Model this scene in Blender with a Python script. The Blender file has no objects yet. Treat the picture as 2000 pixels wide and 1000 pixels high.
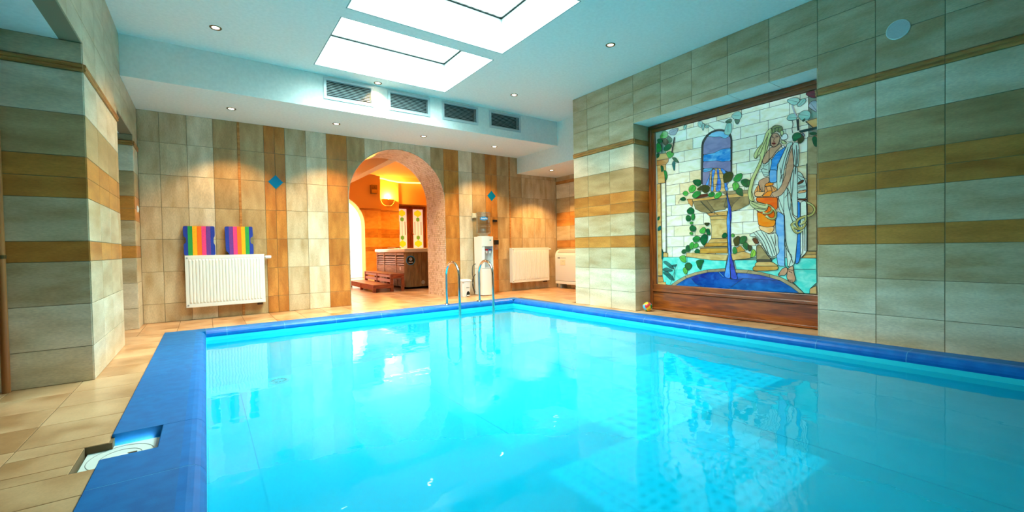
import bpy, bmesh, math, random
from mathutils import Vector, Matrix
random.seed(11)
SC = bpy.context.scene
COL = SC.collection

# ------------------------------------------------------------------ camera
def look_axes(yaw, pitch, roll):
    cy, sy, cp, sp = math.cos(yaw), math.sin(yaw), math.cos(pitch), math.sin(pitch)
    f = Vector((sy*cp, cy*cp, sp)); r = Vector((cy, -sy, 0)); u = r.cross(f)
    return (math.cos(roll)*r + math.sin(roll)*u, -math.sin(roll)*r + math.cos(roll)*u, f)
cam_data = bpy.data.cameras.new('camera'); cam = bpy.data.objects.new('camera', cam_data); COL.objects.link(cam)
R_, U_, F_ = look_axes(0.617947, -0.019904, -0.018732)
m = Matrix((R_, U_, -F_)).transposed().to_4x4(); m.translation = Vector((0, 0, 0.9)); cam.matrix_world = m
cam_data.sensor_width = 36.0; cam_data.lens = 841.6*36.0/2000.0; cam_data.clip_start = 0.02; cam_data.clip_end = 200
SC.camera = cam

# ------------------------------------------------------------------ exposure, sky, sun, daylight
SC.view_settings.view_transform = 'Standard'; SC.view_settings.look = 'None'
SC.view_settings.gamma = 1.0; SC.view_settings.use_curve_mapping = False
SC.view_settings.exposure = 0.22
SKY_COLOR = (0.70, 1.0, 0.95); SKY_STRENGTH = 46.0
SUN_STRENGTH = 4.0
world = bpy.data.worlds.new('overcast_sky'); SC.world = world; world.use_nodes = True
bg = world.node_tree.nodes['Background']; bg.inputs[0].default_value = (*SKY_COLOR, 1); bg.inputs[1].default_value = SKY_STRENGTH
SC.cycles.max_bounces = 12; SC.cycles.diffuse_bounces = 6; SC.cycles.glossy_bounces = 5; SC.cycles.transmission_bounces = 8
SC.cycles.transparent_max_bounces = 16; SC.cycles.sample_clamp_indirect = 6.0; SC.cycles.caustics_reflective = False; SC.cycles.caustics_refractive = False
SC.cycles.use_denoising = True

def lamp(name, kind, loc, energy, color, rot=(0, 0, 0), **kw):
    d = bpy.data.lights.new(name, kind); d.energy = energy; d.color = color
    for k, v in kw.items(): setattr(d, k, v)
    o = bpy.data.objects.new(name, d); o.location = loc; o.rotation_euler = rot; COL.objects.link(o)
    return o
sun = lamp('sun', 'SUN', (2, 9, 9), SUN_STRENGTH, (1.0, 0.97, 0.9), angle=0.006)
sun.rotation_euler = Vector((0.16, -0.46, -1.0)).to_track_quat('-Z', 'Y').to_euler()
# the two skylight openings act as portals for the sky's light
SKYLIGHTS = [(1.14, 2.93, 4.42, 5.735), (1.14, 2.93, 2.92, 4.24)]
for x0, x1, y0, y1 in SKYLIGHTS:
    po = lamp('skylight_portal', 'AREA', ((x0+x1)/2, (y0+y1)/2, 3.58), 1, (1, 1, 1), shape='RECTANGLE', size=x1-x0, size_y=y1-y0)
    po.data.cycles.is_portal = True
WARM = (1.0, 0.58, 0.19)
SPOT_W = 112.0      # each ceiling downlight
SPA_WARM = (1.0, 0.55, 0.075)

# ------------------------------------------------------------------ dimensions (metres, camera at x=0 y=0 z=0.9)
XL, XR, YB, ZC = -0.675, 4.75, 7.27, 3.19       # left wall, right wall, back wall, ceiling
XF = 6.40                                        # wall of the alcove on the right
YP0, YP1, YP2 = 4.285, 5.71, 6.85                # left pillar front, its far edge, second pillar
Z_SOF, Y_SOF, Z_LOW, X_LOW = 2.757, 6.0, 2.43, 5.34
NY0, NY1, NZ, XG = 1.66, 3.80, 2.54, 5.06        # window niche
ARC, ARR, ARZ, ARD = 2.79, 0.868, 1.772, 0.80    # arch: centre x, radius, spring height, depth
WZ = -0.10                                       # water level
YF = -4.6; YPF = -2.0                                        # wall behind the camera

# ------------------------------------------------------------------ helpers
def lin(c):
    c = c/255.0
    return c/12.92 if c <= 0.04045 else ((c+0.055)/1.055)**2.4
def rgb(r, g, b): return (lin(r), lin(g), lin(b), 1.0)

class MB:
    """collects verts and faces of one mesh"""
    def __init__(s): s.v = []; s.f = []; s.m = []
    def add(s, vs, fs, mi=0):
        n = len(s.v); s.v += [tuple(p) for p in vs]
        for f in fs: s.f.append([n+i for i in f]); s.m.append(mi)
    def box(s, x0, x1, y0, y1, z0, z1, mi=0):
        s.add([(x0,y0,z0),(x1,y0,z0),(x1,y1,z0),(x0,y1,z0),(x0,y0,z1),(x1,y0,z1),(x1,y1,z1),(x0,y1,z1)],
              [(0,3,2,1),(4,5,6,7),(0,1,5,4),(1,2,6,5),(2,3,7,6),(3,0,4,7)], mi)
    def cbox(s, x0, x1, y0, y1, z0, z1, c, mi=0):
        """box with its twelve edges chamfered by c"""
        bm = bmesh.new(); bmesh.ops.create_cube(bm, size=1)
        for v in bm.verts: v.co = Vector(((x0+x1)/2+v.co.x*(x1-x0), (y0+y1)/2+v.co.y*(y1-y0), (z0+z1)/2+v.co.z*(z1-z0)))
        bmesh.ops.bevel(bm, geom=bm.edges[:], offset=c, segments=2, affect='EDGES', profile=0.5)
        bm.verts.index_update(); s.add([v.co for v in bm.verts], [[v.index for v in f.verts] for f in bm.faces], mi); bm.free()
    def prism(s, poly, fn, d0, d1, mi=0):
        """2D polygon extruded between depths d0 (back) and d1 (front); fn(u,v,d)->xyz"""
        n = len(poly)
        s.add([fn(u, v, d0) for u, v in poly]+[fn(u, v, d1) for u, v in poly],
              [list(range(n, 2*n)), list(range(n-1, -1, -1))]+[[i, (i+1) % n, n+(i+1) % n, n+i] for i in range(n)], mi)
    def tube(s, path, r, n=12, cap=True, mi=0):
        path = [Vector(p) for p in path]; rs = r if isinstance(r, (list, tuple)) else [r]*len(path)
        rings = []; ref = None
        for i, p in enumerate(path):
            t = (path[min(i+1, len(path)-1)]-path[max(i-1, 0)]).normalized()
            if ref is None:
                ref = Vector((0, 0, 1)) if abs(t.z) < 0.9 else Vector((1, 0, 0))
            a = (ref-t*ref.dot(t)).normalized(); b = t.cross(a); ref = a
            rings.append([p+(a*math.cos(2*math.pi*k/n)+b*math.sin(2*math.pi*k/n))*rs[i] for k in range(n)])
        vs = [v for rg in rings for v in rg]; fs = []
        for i in range(len(rings)-1):
            for k in range(n): fs.append((i*n+k, i*n+(k+1) % n, (i+1)*n+(k+1) % n, (i+1)*n+k))
        if cap: fs.append(list(range(n-1, -1, -1))); fs.append([(len(rings)-1)*n+k for k in range(n)])
        s.add(vs, fs, mi)
    def lathe(s, prof, c, n=24, axis='z', mi=0, cap=True):
        vs = []; c = Vector(c)
        for r, h in prof:
            for k in range(n):
                a = 2*math.pi*k/n; x, y = r*math.cos(a), r*math.sin(a)
                vs.append(c+(Vector((x, y, h)) if axis == 'z' else Vector((h, x, y)) if axis == 'x' else Vector((x, h, y))))
        fs = []
        for i in range(len(prof)-1):
            for k in range(n): fs.append((i*n+k, i*n+(k+1) % n, (i+1)*n+(k+1) % n, (i+1)*n+k))
        if cap: fs.append(list(range(n))[::-1]); fs.append([(len(prof)-1)*n+k for k in range(n)])
        s.add(vs, fs, mi)
    def mesh(s, name, mats, smooth=False):
        me = bpy.data.meshes.new(name); me.from_pydata(s.v, [], s.f)
        for m_ in (mats if isinstance(mats, (list, tuple)) else [mats]): me.materials.append(m_)
        if len(me.materials) > 1: me.polygons.foreach_set('material_index', s.m)
        bm = bmesh.new(); bm.from_mesh(me); bmesh.ops.recalc_face_normals(bm, faces=bm.faces); bm.to_mesh(me); bm.free()
        if smooth:
            me.polygons.foreach_set('use_smooth', [True]*len(me.polygons))
            me.set_sharp_from_angle(angle=math.radians(38))
        me.update(); return me

def link(name, me, parent=None):
    o = bpy.data.objects.new(name, me); COL.objects.link(o)
    if parent is not None:
        o.parent = parent
        if parent.parent is None: o.matrix_parent_inverse = Matrix.Translation(-parent.location)
    return o
def part(name, mb, mats, parent, smooth=False, label=None, kind=None):
    o = link(name, mb.mesh(name, mats, smooth), parent)
    if label: o['label'] = label
    if kind: o['kind'] = kind
    return o
def tag(o, label, cat, group=None):
    o['label'] = label; o['category'] = cat
    if group: o['group'] = group
    return o
def thing(name, label, cat, loc=(0, 0, 0), group=None):
    o = bpy.data.objects.new(name, None); COL.objects.link(o); o.location = Vector(loc); o.empty_display_size = 0.1
    return tag(o, label, cat, group)
def struct(name, mb, mats, smooth=False):
    o = link(name, mb.mesh(name, mats, smooth)); o['kind'] = 'structure'; return o
def dup(root, delta, label=None):
    """copy of a thing with copies of its parts and sub-parts, shifted by delta"""
    r = root.copy(); COL.objects.link(r); r.location = root.location+Vector(delta)
    if label: r['label'] = label
    for ch in list(root.children):
        c = ch.copy(); COL.objects.link(c); c.parent = r
        for g in list(ch.children):
            d = g.copy(); COL.objects.link(d); d.parent = c
    return r

# ------------------------------------------------------------------ materials
def mat(name, color, rough=0.5, metal=0.0, spec=0.5, coat=0.0, emit=None, emit_s=0.0):
    m_ = bpy.data.materials.new(name); m_.use_nodes = True; b = m_.node_tree.nodes['Principled BSDF']
    b.inputs['Base Color'].default_value = color; b.inputs['Roughness'].default_value = rough
    b.inputs['Metallic'].default_value = metal; b.inputs['Specular IOR Level'].default_value = spec; b.inputs['Coat Weight'].default_value = coat
    if emit: b.inputs['Emission Color'].default_value = emit; b.inputs['Emission Strength'].default_value = emit_s
    return m_
def nodes(m_): return m_.node_tree.nodes, m_.node_tree.links
def noise_mat(name, c1, c2, scale=(1, 1, 1), nscale=4.0, rough=0.5, detail=6.0, lo=0.35, hi=0.65, bump=0.0, vary=0.0, c3=None, spec=0.5, coat=0.0, fine=0.0, fscale=90.0, distort=0.0):
    """two-colour mottled material; object coordinates are shifted per object so that pieces differ"""
    m_ = mat(name, c1, rough, spec=spec, coat=coat); N, L = nodes(m_); b = N['Principled BSDF']
    tc = N.new('ShaderNodeTexCoord'); oi = N.new('ShaderNodeObjectInfo'); mp = N.new('ShaderNodeMapping')
    sc_ = N.new('ShaderNodeVectorMath'); sc_.operation = 'SCALE'; sc_.inputs[0].default_value = (37.0, 23.0, 51.0)
    L.new(oi.outputs['Random'], sc_.inputs['Scale']); L.new(sc_.outputs[0], mp.inputs['Location'])
    mp.inputs['Scale'].default_value = scale; L.new(tc.outputs['Object'], mp.inputs['Vector'])
    nz = N.new('ShaderNodeTexNoise'); nz.inputs['Scale'].default_value = nscale; nz.inputs['Detail'].default_value = detail; nz.inputs['Distortion'].default_value = distort
    L.new(mp.outputs[0], nz.inputs['Vector'])
    rp = N.new('ShaderNodeValToRGB'); rp.color_ramp.elements[0].position = lo; rp.color_ramp.elements[1].position = hi
    rp.color_ramp.elements[0].color = c1; rp.color_ramp.elements[1].color = c2
    if c3: e = rp.color_ramp.elements.new((lo+hi)/2); e.color = c3
    L.new(nz.outputs['Fac'], rp.inputs[0]); out = rp.outputs[0]
    if fine:
        nf = N.new('ShaderNodeTexNoise'); nf.inputs['Scale'].default_value = fscale; nf.inputs['Detail'].default_value = 3
        L.new(mp.outputs[0], nf.inputs['Vector'])
        mr = N.new('ShaderNodeMapRange'); mr.inputs['From Min'].default_value = 0.3; mr.inputs['From Max'].default_value = 0.7
        mr.inputs['To Min'].default_value = 1-fine; mr.inputs['To Max'].default_value = 1+fine; L.new(nf.outputs['Fac'], mr.inputs['Value'])
        vm = N.new('ShaderNodeVectorMath'); vm.operation = 'SCALE'; L.new(out, vm.inputs[0]); L.new(mr.outputs[0], vm.inputs['Scale']); out = vm.outputs[0]
    if vary:
        mr = N.new('ShaderNodeMapRange'); mr.inputs['To Min'].default_value = 1-vary; mr.inputs['To Max'].default_value = 1+vary
        L.new(oi.outputs['Random'], mr.inputs['Value'])
        vm = N.new('ShaderNodeVectorMath'); vm.operation = 'SCALE'; L.new(out, vm.inputs[0]); L.new(mr.outputs[0], vm.inputs['Scale']); out = vm.outputs[0]
    L.new(out, b.inputs['Base Color'])
    if bump:
        bp = N.new('ShaderNodeBump'); bp.inputs['Strength'].default_value = bump; bp.inputs['Distance'].default_value = 0.01
        L.new(nz.outputs['Fac'], bp.inputs['Height']); L.new(bp.outputs[0], b.inputs['Normal'])
    return m_

TILE_C = {'light': ((202,182,148), (236,222,198)), 'beige': ((178,150,110), (212,194,162)), 'tan': ((164,130,84), (198,168,124)), 'brown': ((166,100,40), (208,142,68))}
TILE = {}
for k, (a, b_) in TILE_C.items():
    TILE[k, 'h'] = noise_mat('tile_'+k+'_lying', rgb(*a), rgb(*b_), (1.5, 1, 5.5), 1.5, 0.32, vary=0.06, fine=0.12, fscale=26.0, lo=0.3, hi=0.7, detail=2.5)
    TILE[k, 'v'] = noise_mat('tile_'+k+'_upright', rgb(*a), rgb(*b_), (5.5, 1, 1.5), 1.5, 0.32, vary=0.06, fine=0.12, fscale=26.0, lo=0.3, hi=0.7, detail=2.5)
M_GROUT = mat('wall_grout', rgb(140,126,98), 0.8)
M_BORDER = noise_mat('border_tile_brown', rgb(164,104,48), rgb(196,138,74), (2, 2, 14), 3.0, 0.4, vary=0.06)
M_PLASTER = noise_mat('white_plaster', rgb(228,230,226), rgb(236,237,233), (1, 1, 1), 30.0, 0.85, bump=0.03)
M_FLOORT = noise_mat('floor_tile_sand', rgb(170,120,78), rgb(212,168,126), (1.2, 4.0, 1), 2.6, 0.28, vary=0.05, fine=0.06, c3=rgb(198,150,108))
M_FGROUT = mat('floor_grout', rgb(120,92,60), 0.8)
M_BLUE = noise_mat('coping_glaze_blue', rgb(0,92,178), rgb(0,106,192), (3, 3, 3), 4.0, 0.34, vary=0.05, spec=0.28)
M_BLUE_FLAT = noise_mat('coping_matt_blue', rgb(0,90,154), rgb(0,102,168), (3, 3, 3), 5.0, 0.5, vary=0.03, fine=0.05, spec=0.22)
M_BGROUT = mat('coping_grout', rgb(96,176,214), 0.7)
M_POOL = noise_mat('pool_liner_turquoise', rgb(34,216,236), rgb(44,222,240), (1, 1, 1), 1.4, 0.5)
M_DARK = mat('dark_void', rgb(14,16,16), 0.8)
M_WHITE = mat('white_enamel', rgb(236,238,236), 0.28)
M_WHITE2 = mat('white_plastic', rgb(230,232,234), 0.35)
M_GREYP = mat('grey_plastic', rgb(150,156,160), 0.4)
M_BLACK = mat('black_plastic', rgb(20,20,22), 0.4)
M_CHROME = mat('polished_steel', rgb(205,212,214), 0.09, metal=1.0)
M_BRONZE = mat('bronze_rim', rgb(120,96,62), 0.3, metal=0.9)
M_ALU = mat('grille_aluminium', rgb(190,200,204), 0.4, metal=0.3)
M_WOODF = noise_mat('window_frame_wood', rgb(112,52,14), rgb(168,86,28), (9, 0.9, 9), 3.2, 0.3, coat=0.35, c3=rgb(142,68,20), distort=0.6)
M_WOODV = noise_mat('window_frame_wood_upright', rgb(112,52,14), rgb(168,86,28), (9, 9, 0.9), 3.2, 0.3, coat=0.35, c3=rgb(142,68,20), distort=0.6)
M_STEPW = noise_mat('step_wood_red', rgb(120,48,20), rgb(164,78,40), (1, 5, 8), 5.0, 0.4, vary=0.1)
M_TUBW = noise_mat('tub_cladding_wood', rgb(116,82,48), rgb(150,112,70), (14, 14, 1.2), 4.0, 0.5, vary=0.07)
M_TUBL = noise_mat('tub_louvre_wood', rgb(140,98,70), rgb(176,132,102), (14, 1.2, 14), 4.0, 0.5, vary=0.06)
M_DOORW = noise_mat('door_wood', rgb(96,32,10), rgb(132,52,18), (9, 9, 1), 4.0, 0.35)

def water_material():
    m_ = bpy.data.materials.new('pool_water'); m_.use_nodes = True; N, L = nodes(m_); N.remove(N['Principled BSDF'])
    out = N['Material Output']; tr0 = N.new('ShaderNodeBsdfTransparent'); tr0.inputs[0].default_value = (0.25, 0.75, 0.88, 1)
    df = N.new('ShaderNodeBsdfDiffuse'); df.inputs[0].default_value = (0.004, 0.55, 0.72, 1); tr = N.new('ShaderNodeMixShader'); tr.inputs[0].default_value = 0.38   # slight turbidity
    L.new(tr0.outputs[0], tr.inputs[1]); L.new(df.outputs[0], tr.inputs[2])
    gl = N.new('ShaderNodeBsdfGlossy'); gl.inputs['Roughness'].default_value = 0.015; gl.inputs[0].default_value = (1, 1, 1, 1)
    fr = N.new('ShaderNodeFresnel'); fr.inputs['IOR'].default_value = 1.29
    tc = N.new('ShaderNodeTexCoord'); nz = N.new('ShaderNodeTexNoise'); nz.inputs['Scale'].default_value = 3.2; nz.inputs['Detail'].default_value = 2.5
    n2 = N.new('ShaderNodeTexNoise'); n2.inputs['Scale'].default_value = 14.0; n2.inputs['Detail'].default_value = 1.0
    ad = N.new('ShaderNodeMath'); ad.operation = 'MULTIPLY_ADD'; ad.inputs[1].default_value = 0.12
    bp = N.new('ShaderNodeBump'); bp.inputs['Strength'].default_value = 0.25; bp.inputs['Distance'].default_value = 0.012
    mx = N.new('ShaderNodeMixShader')
    L.new(tc.outputs['Object'], nz.inputs['Vector']); L.new(tc.outputs['Object'], n2.inputs['Vector'])
    L.new(n2.outputs['Fac'], ad.inputs[0]); L.new(nz.outputs['Fac'], ad.inputs[2]); L.new(ad.outputs[0], bp.inputs['Height'])
    L.new(bp.outputs[0], gl.inputs['Normal']); L.new(bp.outputs[0], fr.inputs['Normal'])
    L.new(fr.outputs[0], mx.inputs[0]); L.new(tr.outputs[0], mx.inputs[1]); L.new(gl.outputs[0], mx.inputs[2]); L.new(mx.outputs[0], out.inputs['Surface'])
    return m_
def clear_material(name, tint, rough=0.02, gloss=0.06, milky=0.0):
    """thin clear plastic or glass: tinted see-through with a sharp reflection"""
    m_ = bpy.data.materials.new(name); m_.use_nodes = True; N, L = nodes(m_); N.remove(N['Principled BSDF']); out = N['Material Output']
    tr = N.new('ShaderNodeBsdfTransparent'); tr.inputs[0].default_value = tint
    gl = N.new('ShaderNodeBsdfGlossy'); gl.inputs['Roughness'].default_value = rough
    lw = N.new('ShaderNodeLayerWeight'); lw.inputs[0].default_value = 0.35
    ad = N.new('ShaderNodeMath'); ad.operation = 'MULTIPLY_ADD'; ad.inputs[1].default_value = 0.5; ad.inputs[2].default_value = gloss; ad.use_clamp = True
    mx = N.new('ShaderNodeMixShader'); L.new(lw.outputs['Facing'], ad.inputs[0]); L.new(ad.outputs[0], mx.inputs[0])
    L.new(tr.outputs[0], mx.inputs[1]); L.new(gl.outputs[0], mx.inputs[2])
    last = mx
    if milky:
        df = N.new('ShaderNodeBsdfTranslucent'); df.inputs[0].default_value = tint; m2 = N.new('ShaderNodeMixShader'); m2.inputs[0].default_value = milky
        L.new(mx.outputs[0], m2.inputs[1]); L.new(df.outputs[0], m2.inputs[2]); last = m2
    L.new(last.outputs[0], out.inputs['Surface']); return m_
def skylight_glass():
    """cast patterned glass: rows of small clear lenses in milky glass"""
    m_ = bpy.data.materials.new('patterned_skylight_glass'); m_.use_nodes = True; N, L = nodes(m_); N.remove(N['Principled BSDF']); out = N['Material Output']
    tc = N.new('ShaderNodeTexCoord'); vo = N.new('ShaderNodeTexBrick'); vo.offset = 0.0
    vo.inputs['Scale'].default_value = 1.0; vo.inputs['Brick Width'].default_value = 0.095; vo.inputs['Row Height'].default_value = 0.080
    vo.inputs['Mortar Size'].default_value = 0.026; vo.inputs['Mortar Smooth'].default_value = 0.1
    vo.inputs['Color1'].default_value = (0, 0, 0, 1); vo.inputs['Color2'].default_value = (0, 0, 0, 1); vo.inputs['Mortar'].default_value = (1, 1, 1, 1)
    L.new(tc.outputs['Object'], vo.inputs['Vector'])
    tr = N.new('ShaderNodeBsdfTransparent'); tr.inputs[0].default_value = (0.022, 0.0205, 0.022, 1)
    tl = N.new('ShaderNodeBsdfTransparent'); tl.inputs[0].default_value = (0.90, 0.97, 0.97, 1)
    mr = N.new('ShaderNodeMapRange'); mr.inputs['To Min'].default_value = 0.0; mr.inputs['To Max'].default_value = 1.0
    mx = N.new('ShaderNodeMixShader'); L.new(vo.outputs['Color'], mr.inputs['Value']); L.new(mr.outputs[0], mx.inputs[0])
    gs = N.new('ShaderNodeBsdfTranslucent'); gs.inputs[0].default_value = (0.26, 0.28, 0.28, 1); lw = N.new('ShaderNodeLayerWeight'); fr = N.new('ShaderNodeMapRange'); fr.interpolation_type = 'SMOOTHSTEP'; fr.inputs['From Min'].default_value = 0.16; fr.inputs['From Max'].default_value = 0.62; L.new(lw.outputs['Facing'], fr.inputs['Value']); lw.inputs[0].default_value = 0.5; m3 = N.new('ShaderNodeMixShader')
    L.new(tr.outputs[0], mx.inputs[1]); L.new(tl.outputs[0], mx.inputs[2]); L.new(fr.outputs[0], m3.inputs[0]); L.new(mx.outputs[0], m3.inputs[1]); L.new(gs.outputs[0], m3.inputs[2])
    L.new(m3.outputs[0], out.inputs['Surface']); return m_
M_WATER = water_material()
M_SKYGLASS = skylight_glass()
M_LAMP = mat('lamp_lens', rgb(255,250,235), 0.4, emit=(1.0, 0.85, 0.6, 1), emit_s=12.0)

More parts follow.
